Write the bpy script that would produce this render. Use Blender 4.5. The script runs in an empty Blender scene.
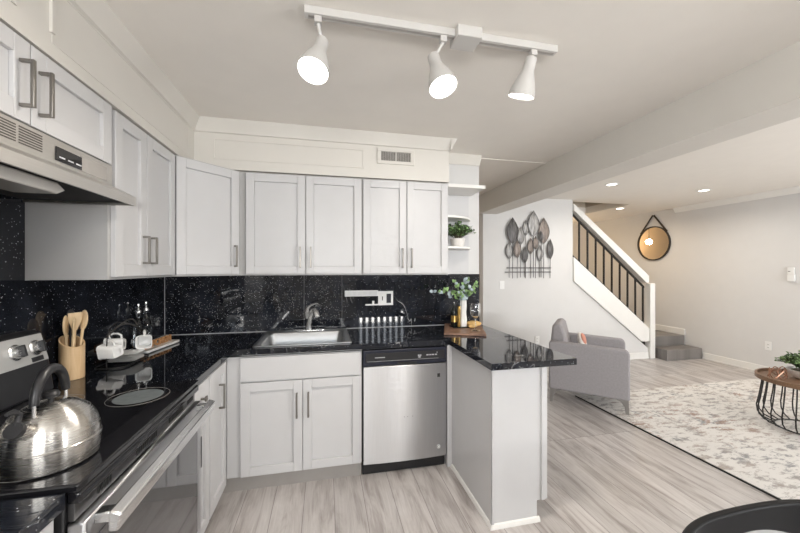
import bpy, bmesh, math, random
from mathutils import Vector, Matrix
random.seed(7)
PI = math.pi
R = math.radians
S = bpy.context.scene
C = S.collection

# ------------------------------------------------------------------ camera, world, light, exposure
cam_d = bpy.data.cameras.new('camera')
cam = bpy.data.objects.new('camera', cam_d); C.objects.link(cam)
cam.location = (1.207, -2.908, 1.419)
cam.rotation_euler = (R(90), 0, -0.217)
cam_d.sensor_width = 36.0
cam_d.lens = 337.95 / 800 * 36
cam_d.shift_y = (269.02 - 266.5) / 800
cam_d.clip_start = 0.02
S.camera = cam

w = bpy.data.worlds.new('world'); S.world = w; w.use_nodes = True
w.node_tree.nodes['Background'].inputs[0].default_value = (0.80, 0.90, 1.0, 1)
w.node_tree.nodes['Background'].inputs[1].default_value = 5.0

S.view_settings.view_transform = 'Standard'
S.view_settings.look = 'None'
S.view_settings.gamma = 1
S.view_settings.use_curve_mapping = False
S.view_settings.exposure = -0.24

def area(name, loc, direction, sx, sy, power, col, shape='RECTANGLE', spread=180):
    d = bpy.data.lights.new(name, 'AREA'); d.shape = shape; d.size = sx; d.size_y = sy
    d.energy = power; d.color = col; d.spread = R(spread)
    o = bpy.data.objects.new(name, d); C.objects.link(o); o.location = loc
    o.rotation_euler = Vector(direction).to_track_quat('-Z', 'Y').to_euler()
    return o
DAY = (0.92, 0.96, 1.0); FILL = (1.0, 0.95, 0.88); WARM = (1.0, 0.80, 0.58); NEUT = (1.0, 0.93, 0.84)
area('daylight_blind_window', (2.4, -4.75, 1.75), (0, 1, 0.0), 1.15, 0.8, 28, DAY)
area('daylight_dining_window', (1.0, -4.75, 1.72), (0, 1, 0.0), 1.2, 0.75, 15, DAY)
area('daylight_living_window', (5.85, -4.75, 1.4), (0, 1, 0.15), 1.9, 1.3, 85, DAY)
# warm fill lights added at the same windows, tilted up to brighten the ceiling
area('ceiling_fill_blind_window', (2.4, -4.72, 1.5), (0, 1, 0.9), 1.1, 0.35, 75, FILL)
area('ceiling_fill_living', (5.85, -4.72, 1.0), (0, 1, 0.9), 1.8, 0.5, 90, FILL)
area('ceiling_fill_dining', (1.0, -4.72, 1.5), (0, 1, 0.9), 1.1, 0.35, 45, FILL)

area('hall_fill', (2.75, 2.6, 2.40), (0, 0, -1), 0.2, 0.2, 16, NEUT, 'DISK', 170)  # unseen fill without a fixture, added to brighten the hall return wall

# ------------------------------------------------------------------ helpers
def clamp(v): return max(0.0, min(1.0, v))
def ramp(nt, fac, stops):
    r = nt.nodes.new('ShaderNodeValToRGB')
    e = r.color_ramp.elements
    while len(e) < len(stops): e.new(0.5)
    for i, (p, c) in enumerate(stops):
        e[i].position = p; e[i].color = (c[0], c[1], c[2], 1) if hasattr(c, '__len__') else (c, c, c, 1)
    nt.links.new(fac, r.inputs[0]); return r.outputs[0]
def coords(nt, scale=(1, 1, 1), rot=(0, 0, 0)):
    t = nt.nodes.new('ShaderNodeTexCoord'); m = nt.nodes.new('ShaderNodeMapping')
    m.inputs['Scale'].default_value = scale; m.inputs['Rotation'].default_value = rot
    nt.links.new(t.outputs['Object'], m.inputs[0]); return m.outputs[0]
def noise(nt, vec, scale, detail=3, rough=0.5, dist=0):
    n = nt.nodes.new('ShaderNodeTexNoise'); n.inputs['Scale'].default_value = scale
    n.inputs['Detail'].default_value = detail; n.inputs['Roughness'].default_value = rough
    n.inputs['Distortion'].default_value = dist
    nt.links.new(vec, n.inputs['Vector']); return n.outputs[0]
def mixc(nt, fac, a, b, mode='MIX'):
    m = nt.nodes.new('ShaderNodeMix'); m.data_type = 'RGBA'; m.blend_type = mode
    for s, v in ((m.inputs[0], fac), (m.inputs[6], a), (m.inputs[7], b)):
        if isinstance(v, (int, float)): s.default_value = v
        elif isinstance(v, tuple): s.default_value = (v[0], v[1], v[2], 1)
        else: nt.links.new(v, s)
    return m.outputs[2]
def math_n(nt, op, a, b=0.0):
    m = nt.nodes.new('ShaderNodeMath'); m.operation = op
    for s, v in ((m.inputs[0], a), (m.inputs[1], b)):
        if isinstance(v, (int, float)): s.default_value = v
        else: nt.links.new(v, s)
    return m.outputs[0]
def base(name):
    m = bpy.data.materials.new(name); m.use_nodes = True
    return m, m.node_tree, m.node_tree.nodes['Principled BSDF']
def mat(name, col, rough=0.5, metal=0.0, var=0.04, scale=8, stretch=(1, 1, 1), bump=0.0, bscale=200, **kw):
    m, nt, b = base(name)
    v = coords(nt, stretch)
    n = noise(nt, v, scale, 3)
    lo = tuple(clamp(c * (1 - var)) for c in col); hi = tuple(clamp(c * (1 + var)) for c in col)
    nt.links.new(ramp(nt, n, [(0.3, lo), (0.7, hi)]), b.inputs['Base Color'])
    b.inputs['Roughness'].default_value = rough; b.inputs['Metallic'].default_value = metal
    if bump:
        bn = nt.nodes.new('ShaderNodeBump'); bn.inputs['Strength'].default_value = bump
        bn.inputs['Distance'].default_value = 0.002
        nt.links.new(noise(nt, v, bscale, 2), bn.inputs['Height']); nt.links.new(bn.outputs[0], b.inputs['Normal'])
    for k, val in kw.items():
        b.inputs[k.replace('_', ' ')].default_value = val
    return m
def glow(name, col, s):
    m, nt, b = base(name)
    b.inputs['Base Color'].default_value = (*col, 1); b.inputs['Emission Color'].default_value = (*col, 1)
    b.inputs['Emission Strength'].default_value = s; return m
def glass(name, col=(1, 1, 1), rough=0.0):
    m, nt, b = base(name)
    b.inputs['Base Color'].default_value = (*col, 1); b.inputs['Roughness'].default_value = rough
    b.inputs['Transmission Weight'].default_value = 1.0; b.inputs['IOR'].default_value = 1.45
    return m

def granite(name, vein=0.5, speck=1.0, ior=1.5):
    m, nt, b = base(name)
    v = coords(nt)
    vo = nt.nodes.new('ShaderNodeTexVoronoi'); vo.inputs['Scale'].default_value = 110
    nt.links.new(v, vo.inputs['Vector'])
    near = math_n(nt, 'LESS_THAN', vo.outputs['Distance'], 0.20)
    sep = nt.nodes.new('ShaderNodeSeparateColor'); nt.links.new(vo.outputs['Color'], sep.inputs[0])
    pick = math_n(nt, 'GREATER_THAN', sep.outputs[0], 1 - 0.26 * speck)
    sp = math_n(nt, 'MULTIPLY', near, pick)
    sp = math_n(nt, 'MULTIPLY', sp, sep.outputs[1])
    n1 = noise(nt, v, 1.7, 4, 0.55, 0.8)
    line = math_n(nt, 'LESS_THAN', math_n(nt, 'ABSOLUTE', math_n(nt, 'SUBTRACT', n1, 0.5)), 0.0022)
    msk = ramp(nt, noise(nt, v, 2.3, 2), [(0.48, 0), (0.60, 1)])
    ve = math_n(nt, 'MULTIPLY', math_n(nt, 'MULTIPLY', line, msk), vein)
    cl = ramp(nt, noise(nt, v, 6, 4), [(0.35, (0.006, 0.007, 0.010)), (0.75, (0.020, 0.023, 0.032))])
    c = mixc(nt, sp, cl, (0.72, 0.74, 0.75)); c = mixc(nt, ve, c, (0.45, 0.45, 0.45))
    nt.links.new(c, b.inputs['Base Color'])
    b.inputs['Roughness'].default_value = 0.035; b.inputs['IOR'].default_value = ior
    return m

def planks(name, lo, mid, hi, patch, width=0.18, length=1.22, along='y'):
    m, nt, b = base(name)
    t = nt.nodes.new('ShaderNodeTexCoord')
    sx = nt.nodes.new('ShaderNodeSeparateXYZ'); nt.links.new(t.outputs['Object'], sx.inputs[0])
    cx = nt.nodes.new('ShaderNodeCombineXYZ')
    a, c_ = (1, 0) if along == 'y' else (0, 1)
    nt.links.new(sx.outputs[a], cx.inputs[0]); nt.links.new(sx.outputs[c_], cx.inputs[1])
    br = nt.nodes.new('ShaderNodeTexBrick'); br.offset = 0.37; br.offset_frequency = 1
    br.inputs['Scale'].default_value = 1; br.inputs['Brick Width'].default_value = length
    br.inputs['Row Height'].default_value = width; br.inputs['Mortar Size'].default_value = 0.0016
    br.inputs['Color1'].default_value = (0, 0, 0, 1); br.inputs['Color2'].default_value = (1, 1, 1, 1)
    br.inputs['Mortar'].default_value = (0.5, 0.5, 0.5, 1)
    nt.links.new(cx.outputs[0], br.inputs['Vector'])
    # shift the grain per plank
    off = nt.nodes.new('ShaderNodeVectorMath'); off.operation = 'MULTIPLY_ADD'
    nt.links.new(br.outputs['Color'], off.inputs[0]); off.inputs[1].default_value = (7, 5, 3)
    nt.links.new(cx.outputs[0], off.inputs[2])
    mp = nt.nodes.new('ShaderNodeMapping'); mp.inputs['Scale'].default_value = (1.0, 6, 1)
    nt.links.new(off.outputs[0], mp.inputs[0])
    g1 = noise(nt, mp.outputs[0], 2.2, 8, 0.62, 0.6)
    mp2 = nt.nodes.new('ShaderNodeMapping'); mp2.inputs['Scale'].default_value = (1.0, 30, 1)
    nt.links.new(off.outputs[0], mp2.inputs[0])
    g2 = noise(nt, mp2.outputs[0], 4, 5, 0.6)
    col = ramp(nt, g1, [(0.28, patch), (0.42, lo), (0.52, mid), (0.70, hi)])
    col = mixc(nt, 0.32, col, ramp(nt, g2, [(0.3, lo), (0.7, hi)]))
    tone = ramp(nt, br.outputs['Color'], [(0, 0.88), (1, 1.05)])
    col = mixc(nt, 1.0, col, tone, 'MULTIPLY')
    col = mixc(nt, br.outputs['Fac'], col, tuple(c * 0.55 for c in lo))
    nt.links.new(col, b.inputs['Base Color'])
    b.inputs['Roughness'].default_value = 0.38
    bn = nt.nodes.new('ShaderNodeBump'); bn.inputs['Strength'].default_value = 0.15; bn.inputs['Distance'].default_value = 0.001
    nt.links.new(g2, bn.inputs['Height']); nt.links.new(bn.outputs[0], b.inputs['Normal'])
    return m

def rug_mat():
    m, nt, b = base('rug_weave')
    v = coords(nt, (1, 2.0, 1))
    n0 = noise(nt, v, 8.0, 12, 0.78, 0.2)
    n1 = noise(nt, v, 1.6, 3, 0.6)
    t = noise(nt, coords(nt, (1.1, 2.2, 1), (0, 0, 0.02)), 7.5, 9, 0.72, 0.4)
    rz = noise(nt, coords(nt, (1, 1, 3)), 1.2, 2)
    cream = (0.66, 0.64, 0.615)
    grey = ramp(nt, n0, [(0.51, 0), (0.545, 0.7), (0.62, 1)])
    c = mixc(nt, grey, cream, mixc(nt, ramp(nt, n1, [(0.42, 0), (0.6, 1)]), (0.25, 0.25, 0.255), (0.38, 0.33, 0.30)))
    rust = math_n(nt, 'MULTIPLY', ramp(nt, t, [(0.53, 0), (0.57, 0.85), (0.64, 1)]), ramp(nt, rz, [(0.50, 0), (0.60, 1)]))
    c = mixc(nt, math_n(nt, 'MULTIPLY', rust, 0.8), c, (0.27, 0.165, 0.125))
    nt.links.new(c, b.inputs['Base Color']); b.inputs['Roughness'].default_value = 0.95
    bn = nt.nodes.new('ShaderNodeBump'); bn.inputs['Strength'].default_value = 0.4; bn.inputs['Distance'].default_value = 0.003
    nt.links.new(noise(nt, coords(nt), 160, 2), bn.inputs['Height']); nt.links.new(bn.outputs[0], b.inputs['Normal'])
    return m

def wood(name, lo, hi, stretch=(1, 12, 12), rough=0.45):
    m, nt, b = base(name)
    v = coords(nt, stretch)
    nt.links.new(ramp(nt, noise(nt, v, 6, 5, 0.6, 0.6), [(0.3, lo), (0.7, hi)]), b.inputs['Base Color'])
    b.inputs['Roughness'].default_value = rough; return m

def brushed(name, col, rough=0.28, stretch=(60, 60, 1), amt=0.12, aniso=0.0):
    m, nt, b = base(name)
    v = coords(nt, stretch)
    n = noise(nt, v, 5, 3)
    nt.links.new(ramp(nt, n, [(0.3, tuple(c * 0.93 for c in col)), (0.7, col)]), b.inputs['Base Color'])
    r = nt.nodes.new('ShaderNodeMapRange'); r.inputs['To Min'].default_value = rough - amt * 0.5
    r.inputs['To Max'].default_value = rough + amt * 0.5
    nt.links.new(n, r.inputs[0]); nt.links.new(r.outputs[0], b.inputs['Roughness'])
    b.inputs['Metallic'].default_value = 1.0; b.inputs['Anisotropic'].default_value = aniso
    if aniso:
        tg = nt.nodes.new('ShaderNodeTangent'); tg.direction_type = 'RADIAL'; tg.axis = 'Z'
        nt.links.new(tg.outputs[0], b.inputs['Tangent']); b.inputs['Anisotropic Rotation'].default_value = 0.25
    return m

MAT = dict(
    cab=mat('cabinet_paint', (0.585, 0.583, 0.590), 0.38, var=0.012),
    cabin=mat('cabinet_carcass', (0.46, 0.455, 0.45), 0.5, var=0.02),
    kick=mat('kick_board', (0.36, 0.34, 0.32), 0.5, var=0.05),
    soffit=mat('soffit_paint', (0.69, 0.665, 0.62), 0.55, var=0.01, bump=0.05),
    wall=mat('wall_paint', (0.66, 0.655, 0.65), 0.8, var=0.01, bump=0.08),
    hall=mat('hall_wall_paint', (0.58, 0.52, 0.44), 0.8, var=0.01, bump=0.08),
    ceil=mat('ceiling_paint', (0.84, 0.805, 0.755), 0.85, var=0.01, bump=0.10, bscale=120),
    trim=mat('trim_paint', (0.80, 0.79, 0.765), 0.4, var=0.01),
    white=mat('white_enamel', (0.80, 0.80, 0.79), 0.3, var=0.01),
    floor=planks('vinyl_plank_floor', (0.335, 0.30, 0.285), (0.49, 0.46, 0.445), (0.62, 0.592, 0.575), (0.14, 0.115, 0.10)),
    step=planks('stair_vinyl', (0.14, 0.128, 0.12), (0.19, 0.176, 0.168), (0.25, 0.235, 0.222), (0.10, 0.09, 0.082), 0.30, 1.2, 'x'),
    gran=granite('black_granite', 0.5, 0.7, 1.65), splash=granite('black_granite_splash', 0.0, 2.0), splashl=granite('black_granite_range_wall', 0.0, 2.4, 1.45), splashv=granite('black_granite_veined', 0.6, 0.6, 1.55),
    steel=brushed('brushed_steel', (0.60, 0.60, 0.61), 0.36, aniso=1.0, amt=0.02),
    steelv=brushed('brushed_steel_fine', (0.78, 0.78, 0.78), 0.26, (1, 1, 60)),
    sinksteel=brushed('sink_steel', (0.42, 0.43, 0.44), 0.38, (40, 40, 40)), hood=brushed('hood_metal', (0.64, 0.62, 0.59), 0.38, (60, 1, 60)),
    kettle=brushed('kettle_steel', (0.56, 0.54, 0.51), 0.27, (1, 1, 80), 0.04, 0.9),
    chrome=mat('chrome', (0.88, 0.88, 0.88), 0.22, 0.85, var=0.01),
    nickel=mat('pull_nickel', (0.27, 0.255, 0.235), 0.38, 1.0, var=0.03),
    blackgl=mat('black_glass', (0.010, 0.010, 0.012), 0.05, var=0.1, IOR=1.55),
    black=mat('black_plastic', (0.018, 0.018, 0.020), 0.35, var=0.1),
    blackm=mat('black_metal', (0.010, 0.0095, 0.009), 0.5, var=0.1),
    ovengl=mat('oven_glass', (0.05, 0.05, 0.055), 0.04, 0.0, var=0.05, IOR=2.3),
    navy=mat('control_panel_black', (0.020, 0.022, 0.035), 0.25, var=0.1),
    mark=mat('printed_mark', (0.55, 0.56, 0.58), 0.5),
    bamboo=wood('bamboo', (0.58, 0.38, 0.20), (0.72, 0.52, 0.31), (14, 14, 1)),
    spoon=wood('spoon_wood', (0.66, 0.47, 0.26), (0.80, 0.62, 0.40), (14, 14, 1)),
    letter=wood('letter_wood', (0.42, 0.20, 0.08), (0.58, 0.31, 0.14)),
    board=wood('board_wood', (0.09, 0.045, 0.03), (0.36, 0.21, 0.14), (3, 14, 14)),
    table=wood('table_wood', (0.15, 0.085, 0.05), (0.26, 0.155, 0.09), (1.5, 14, 14)),
    lampw=mat('lamp_enamel', (0.60, 0.585, 0.565), 0.35, var=0.01), ceramic=mat('white_ceramic', (0.84, 0.84, 0.83), 0.18, var=0.01),
    pot=mat('stoneware_pot', (0.74, 0.71, 0.68), 0.5, var=0.06, scale=30),
    vase=mat('white_vase_glaze', (0.82, 0.82, 0.80), 0.2, var=0.03),
    glass=glass('clear_glass'), amber=mat('gold_glass', (0.42, 0.27, 0.08), 0.15, 0.6, var=0.3, scale=40),
    dkglass=mat('dark_bottle_glass', (0.012, 0.015, 0.012), 0.06, var=0.2),
    oil=glass('smoky_glass', (0.75, 0.78, 0.80)),
    bread=mat('bread_crust', (0.66, 0.42, 0.16), 0.7, var=0.25, scale=30, bump=0.3, bscale=80),
    leaf=mat('leaf_green', (0.060, 0.115, 0.040), 0.5, var=0.6, scale=25),
    leafl=mat('leaf_light_green', (0.22, 0.36, 0.14), 0.5, var=0.35, scale=30),
    leafb=mat('leaf_blue_green', (0.40, 0.48, 0.52), 0.5, var=0.25, scale=30),
    stem=mat('plant_stem', (0.10, 0.09, 0.05), 0.7),
    chair=mat('chair_fabric', (0.30, 0.285, 0.295), 0.95, var=0.06, scale=60, bump=0.3, bscale=500),
    legm=mat('chair_leg_metal', (0.34, 0.33, 0.32), 0.35, 0.8, var=0.03),
    cush=mat('cushion_fabric', (0.70, 0.66, 0.62), 0.9, var=0.1, scale=60),
    cusho=mat('cushion_coral', (0.60, 0.27, 0.20), 0.9, var=0.1),
    rug=rug_mat(), bind=mat('rug_binding', (0.02, 0.02, 0.02), 0.9),
    art_d=mat('sculpture_gunmetal', (0.12, 0.115, 0.115), 0.5, 0.5, var=0.5, scale=10, stretch=(8, 1, 1)),
    art_l=mat('sculpture_silver', (0.33, 0.325, 0.32), 0.5, 0.4, var=0.5, scale=10, stretch=(8, 1, 1)),
    art_b=mat('sculpture_bronze', (0.24, 0.205, 0.185), 0.5, 0.4, var=0.5, scale=10, stretch=(8, 1, 1)),
    mirror=mat('mirror_glass', (0.95, 0.80, 0.62), 0.02, 1.0, var=0.005),  # warm room light of the reflection is put into the glass tint
    strap=mat('mirror_strap', (0.020, 0.014, 0.010), 0.5),
    copper=mat('copper_wire', (0.33, 0.18, 0.12), 0.35, 0.8),
    leather=mat('black_leather', (0.008, 0.008, 0.009), 0.5, var=0.1, Specular_IOR_Level=0.2),
    greypad=mat('grey_pad', (0.42, 0.42, 0.42), 0.7),
    blind=mat('blind_vinyl', (0.30, 0.31, 0.34), 0.6),
    filt=mat('lamp_lens', (0.50, 0.48, 0.45), 0.25, var=0.05),
    lamp=glow('lamp_disc', (1.0, 0.97, 0.92), 14), lamp2=glow('downlight_disc', (1.0, 0.95, 0.85), 9),
    bulb=glow('warm_bulb', (1.0, 0.80, 0.50), 25),
    ventpanel=brushed('dark_vent_metal', (0.16, 0.16, 0.165), 0.3, (60, 1, 60)), matblue=mat('mat_rubber', (0.012, 0.018, 0.05), 0.35), panelgrey=mat('range_panel_silver', (0.52, 0.52, 0.51), 0.35, 0.35), burner=mat('burner_glass', (0.17, 0.19, 0.195), 0.15, var=0.1, scale=40), dark=mat('dark_recess', (0.015, 0.015, 0.015), 0.8),
    ventd=mat('vent_shadow_metal', (0.10, 0.09, 0.08), 0.7),
)

class MB:
    def __init__(s): s.bm = bmesh.new()
    def _x(s, vs, M):
        if M is not None:
            for v in vs: v.co = M @ v.co
    def box(s, x0, x1, y0, y1, z0, z1, M=None):
        vs = [s.bm.verts.new((x, y, z)) for x in (x0, x1) for y in (y0, y1) for z in (z0, z1)]
        for f in ((0, 1, 3, 2), (4, 6, 7, 5), (0, 4, 5, 1), (2, 3, 7, 6), (0, 2, 6, 4), (1, 5, 7, 3)):
            s.bm.faces.new([vs[i] for i in f])
        s._x(vs, M); return s
    def prism(s, poly, axis, a0, a1, M=None):
        def pt(p, a):
            return {'x': (a, p[0], p[1]), 'y': (p[0], a, p[1]), 'z': (p[0], p[1], a)}[axis]
        A = [s.bm.verts.new(pt(p, a0)) for p in poly]; B = [s.bm.verts.new(pt(p, a1)) for p in poly]
        n = len(poly); s.bm.faces.new(A); s.bm.faces.new(B[::-1])
        for i in range(n): s.bm.faces.new((A[i], B[i], B[(i + 1) % n], A[(i + 1) % n]))
        s._x(A + B, M); return s
    def cells(s, xs, ys, skip, z0, z1):
        V = {}
        def v(i, j, k):
            if (i, j, k) not in V: V[(i, j, k)] = s.bm.verts.new((xs[i], ys[j], (z0, z1)[k]))
            return V[(i, j, k)]
        nx, ny = len(xs) - 1, len(ys) - 1
        ok = lambda i, j: 0 <= i < nx and 0 <= j < ny and not skip(i, j)
        for i in range(nx):
            for j in range(ny):
                if not ok(i, j): continue
                s.bm.faces.new((v(i, j, 1), v(i + 1, j, 1), v(i + 1, j + 1, 1), v(i, j + 1, 1)))
                s.bm.faces.new((v(i, j, 0), v(i, j + 1, 0), v(i + 1, j + 1, 0), v(i + 1, j, 0)))
                for (di, dj, a, b) in ((-1, 0, (i, j + 1), (i, j)), (1, 0, (i + 1, j), (i + 1, j + 1)), (0, -1, (i, j), (i + 1, j)), (0, 1, (i + 1, j + 1), (i, j + 1))):
                    if not ok(i + di, j + dj):
                        s.bm.faces.new((v(*a, 0), v(*b, 0), v(*b, 1), v(*a, 1)))
        return s
    def lathe(s, prof, seg=32, M=None, sx=1, sy=1):
        rings = []; allv = []
        for r, z in prof:
            if r < 1e-6: ring = [s.bm.verts.new((0, 0, z))]
            else: ring = [s.bm.verts.new((r * sx * math.cos(2 * PI * k / seg), r * sy * math.sin(2 * PI * k / seg), z)) for k in range(seg)]
            rings.append(ring); allv += ring
        for a, b in zip(rings, rings[1:]):
            for k in range(seg):
                k2 = (k + 1) % seg
                if len(a) == 1 and len(b) == 1: continue
                if len(a) == 1: s.bm.faces.new((a[0], b[k2], b[k]))
                elif len(b) == 1: s.bm.faces.new((a[k], a[k2], b[0]))
                else: s.bm.faces.new((a[k], a[k2], b[k2], b[k]))
        s._x(allv, M); return s
    def tube(s, pts, r, seg=8, closed=False, M=None):
        pts = [Vector(p) for p in pts]; n = len(pts); rs = r if hasattr(r, '__len__') else [r] * n
        allv = []; rings = []; up = None
        for i, p in enumerate(pts):
            if closed: t = pts[(i + 1) % n] - pts[i - 1]
            else: t = pts[min(i + 1, n - 1)] - pts[max(i - 1, 0)]
            t.normalize()
            if up is None:
                up = Vector((0, 0, 1)) if abs(t.z) < 0.9 else Vector((1, 0, 0))
            u = up - t * up.dot(t)
            if u.length < 1e-4: u = t.orthogonal()
            u.normalize(); vv = t.cross(u); up = u
            ring = [s.bm.verts.new(p + (u * math.cos(2 * PI * k / seg) + vv * math.sin(2 * PI * k / seg)) * rs[i]) for k in range(seg)]
            rings.append(ring); allv += ring
        prs = list(zip(rings, rings[1:])) + ([(rings[-1], rings[0])] if closed else [])
        for a, b in prs:
            for k in range(seg): s.bm.faces.new((a[k], a[(k + 1) % seg], b[(k + 1) % seg], b[k]))
        if not closed:
            s.bm.faces.new(rings[0][::-1]); s.bm.faces.new(rings[-1])
        s._x(allv, M); return s
    def rod(s, p0, p1, r, r1=None, seg=12): return s.tube([p0, p1], [r, r if r1 is None else r1], seg)
    def ball(s, c, r, seg=16, sc=(1, 1, 1), M=None):
        n = 8; pr = [(math.sin(PI * i / n) * r, -math.cos(PI * i / n) * r * sc[2]) for i in range(n + 1)]
        pr[0] = (0, pr[0][1]); pr[-1] = (0, pr[-1][1])
        T = Matrix.Translation(c)
        return s.lathe(pr, seg, (M @ T) if M is not None else T, sc[0], sc[1])
    def arc(s, cx, cy, r0, r1, a0, a1, z0, z1, n=20, M=None):
        poly = [(cx + r1 * math.cos(a0 + (a1 - a0) * i / n), cy + r1 * math.sin(a0 + (a1 - a0) * i / n)) for i in range(n + 1)]
        poly += [(cx + r0 * math.cos(a1 + (a0 - a1) * i / n), cy + r0 * math.sin(a1 + (a0 - a1) * i / n)) for i in range(n + 1)]
        A = [s.bm.verts.new((x, y, z0)) for x, y in poly]; B = [s.bm.verts.new((x, y, z1)) for x, y in poly]
        N = len(poly); m = n + 1
        for i in range(n):
            j = N - 1 - i
            s.bm.faces.new((A[i], A[i + 1], A[j - 1], A[j])); s.bm.faces.new((B[i + 1], B[i], B[j], B[j - 1]))
        for i in range(N): s.bm.faces.new((A[i], B[i], B[(i + 1) % N], A[(i + 1) % N]))
        s._x(A + B, M); return s

WM = {}
def obj(name, mb, m, parent=None, bv=0.0, seg=2, local=False, sub=0):
    me = bpy.data.meshes.new(name)
    bm = mb.bm
    bmesh.ops.recalc_face_normals(bm, faces=bm.faces)
    if parent is not None and not local:
        bmesh.ops.transform(bm, matrix=WM[parent].inverted(), verts=bm.verts)
    for f in bm.faces: f.smooth = True
    bm.to_mesh(me); bm.free()
    me.set_sharp_from_angle(angle=R(38))
    me.materials.append(MAT[m] if isinstance(m, str) else m)
    o = bpy.data.objects.new(name, me); C.objects.link(o)
    if parent is not None: o.parent = parent
    WM[o] = WM[parent].copy() if parent is not None else Matrix()
    if bv:
        b = o.modifiers.new('bevel', 'BEVEL'); b.width = bv; b.segments = seg; b.limit_method = 'ANGLE'; b.angle_limit = R(40)
    if sub:
        b = o.modifiers.new('subdivision', 'SUBSURF'); b.levels = sub; b.render_levels = sub
    return o
def thing(name, label, cat, loc=(0, 0, 0), rz=0, group=None):
    o = bpy.data.objects.new(name, None); C.objects.link(o); o.empty_display_size = 0.05
    o.location = loc; o.rotation_euler = (0, 0, rz)
    WM[o] = Matrix.Translation(loc) @ Matrix.Rotation(rz, 4, 'Z')
    o['label'] = label; o['category'] = cat
    if group: o['group'] = group
    return o
def tag(o, label, cat, group=None):
    o['label'] = label; o['category'] = cat
    if group: o['group'] = group
    return o
def struct(name, mb, m, bv=0):
    o = obj(name, mb, m, None, bv); o['kind'] = 'structure'; return o
def copy_tree(o, parent=None):
    c = o.copy(); C.objects.link(c)
    if parent is not None: c.parent = parent
    for ch in list(o.children): copy_tree(ch, c)
    return c
def dup(o, loc, rz=0, label=None):
    c = copy_tree(o); c.location = loc; c.rotation_euler = (0, 0, rz)
    if label: c['label'] = label
    return c

# ------------------------------------------------------------------ structure
H = 2.46
struct('floor', MB().box(-0.1, 7.15, -4.6, 3.8, -0.1, 0), 'floor')
# ceiling slab with the stairwell opening
struct('ceiling', MB().cells([-0.1, 3.5, 6.0, 7.15], [-4.6, 1.62, 2.57, 3.8], lambda i, j: (i, j) == (1, 1), H, H + 0.12), 'ceil')
struct('trim_1', MB().box(3.4, 6.1, 1.52, 1.62, H + 0.12, 3.5).box(3.4, 6.1, 2.57, 2.67, H + 0.12, 3.5).box(3.4, 3.5, 1.62, 2.57, H + 0.12, 3.5)
       .box(6.0, 6.1, 1.62, 2.57, H + 0.12, 3.5).box(3.4, 6.1, 1.52, 2.67, 3.5, 3.6), 'hall')
struct('wall_left', MB().box(-0.1, 0, -4.6, 0, 0, H), 'wall')
struct('wall_back', MB().box(-0.1, 2.6, 0, 0.1, 0, H), 'wall')
struct('wall_right', MB().box(7.05, 7.15, -4.6, 3.8, 0, H), 'wall')
struct('wall_hall', MB().box(1.4, 7.05, 3.7, 3.8, 0, H).box(1.4, 1.5, 0.1, 3.7, 0, H), 'hall')
struct('wall_return', MB().box(3.38, 3.46, 1.6, 3.7, 0, H), 'hall')
struct('wall_stair', MB().prism([(3.38, 0), (6.22, 0), (6.22, 0.163), (4.84, 1.235), (4.84, H), (3.38, H)], 'y', 1.5, 1.6), 'wall')
# rear wall behind the camera with openings: xs, zs grid
mb = MB()
for (a, b, c, d) in ((0, .4, 0, H), (.4, 1.6, 0, 1.3), (.4, 1.6, 2.15, H), (1.6, 1.83, 0, H), (1.83, 2.97, 0, 1.3), (1.83, 2.97, 2.2, H), (2.97, 4.9, 0, H), (4.9, 6.8, 0, .7), (4.9, 6.8, 2.1, H), (6.8, 7.05, 0, H)):
    mb.box(a, b, -4.6, -4.5, c, d)
struct('wall_rear', mb, 'wall')
def window(n, x0, x1, z0, z1, mull):
    m_ = MB(); t = 0.05
    m_.box(x0, x1, -4.57, -4.52, z0, z0 + t).box(x0, x1, -4.57, -4.52, z1 - t, z1)
    for k in range(mull + 1):
        xx = x0 + (x1 - x0 - t) * k / mull; m_.box(xx, xx + t, -4.57, -4.52, z0 + t, z1 - t)
    struct('window_%d' % n, m_, 'trim')
window(1, 0.4, 1.6, 1.3, 2.15, 2); window(2, 1.83, 2.97, 1.3, 2.2, 1); window(3, 4.9, 6.8, 0.7, 2.1, 3)

# beam between kitchen and living room
struct('trim_2', MB().box(3.32, 3.59, -4.5, 1.5, 2.2, H), 'soffit')
# soffits
struct('trim_3', MB().prism([(0, -4.5), (0.32, -4.5), (0.32, -0.32), (2.184, -0.32), (2.184, 0), (0, 0)], 'z', 2.122, H), 'soffit')
# crown on the soffit
mb = MB()
def crown_x(mb, x, y0, y1):   # along y on a face looking +x
    mb.prism([(x, 2.37), (x + 0.012, 2.375), (x + 0.018, 2.40), (x + 0.045, 2.445), (x + 0.05, H), (x, H)], 'y', y0, y1)
mb.prism([(0.32, 2.37), (0.332, 2.375), (0.338, 2.40), (0.365, 2.445), (0.37, H), (0.32, H)], 'y', -4.5, -0.32)
mb.prism([(-0.32, 2.37), (-0.332, 2.375), (-0.338, 2.40), (-0.365, 2.445), (-0.37, H), (-0.32, H)], 'x', 0.32, 2.184)
mb.prism([(2.184, 2.37), (2.196, 2.375), (2.202, 2.40), (2.229, 2.445), (2.234, H), (2.184, H)], 'y', -0.37, 0)
struct('trim_4', mb, 'soffit')
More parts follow.
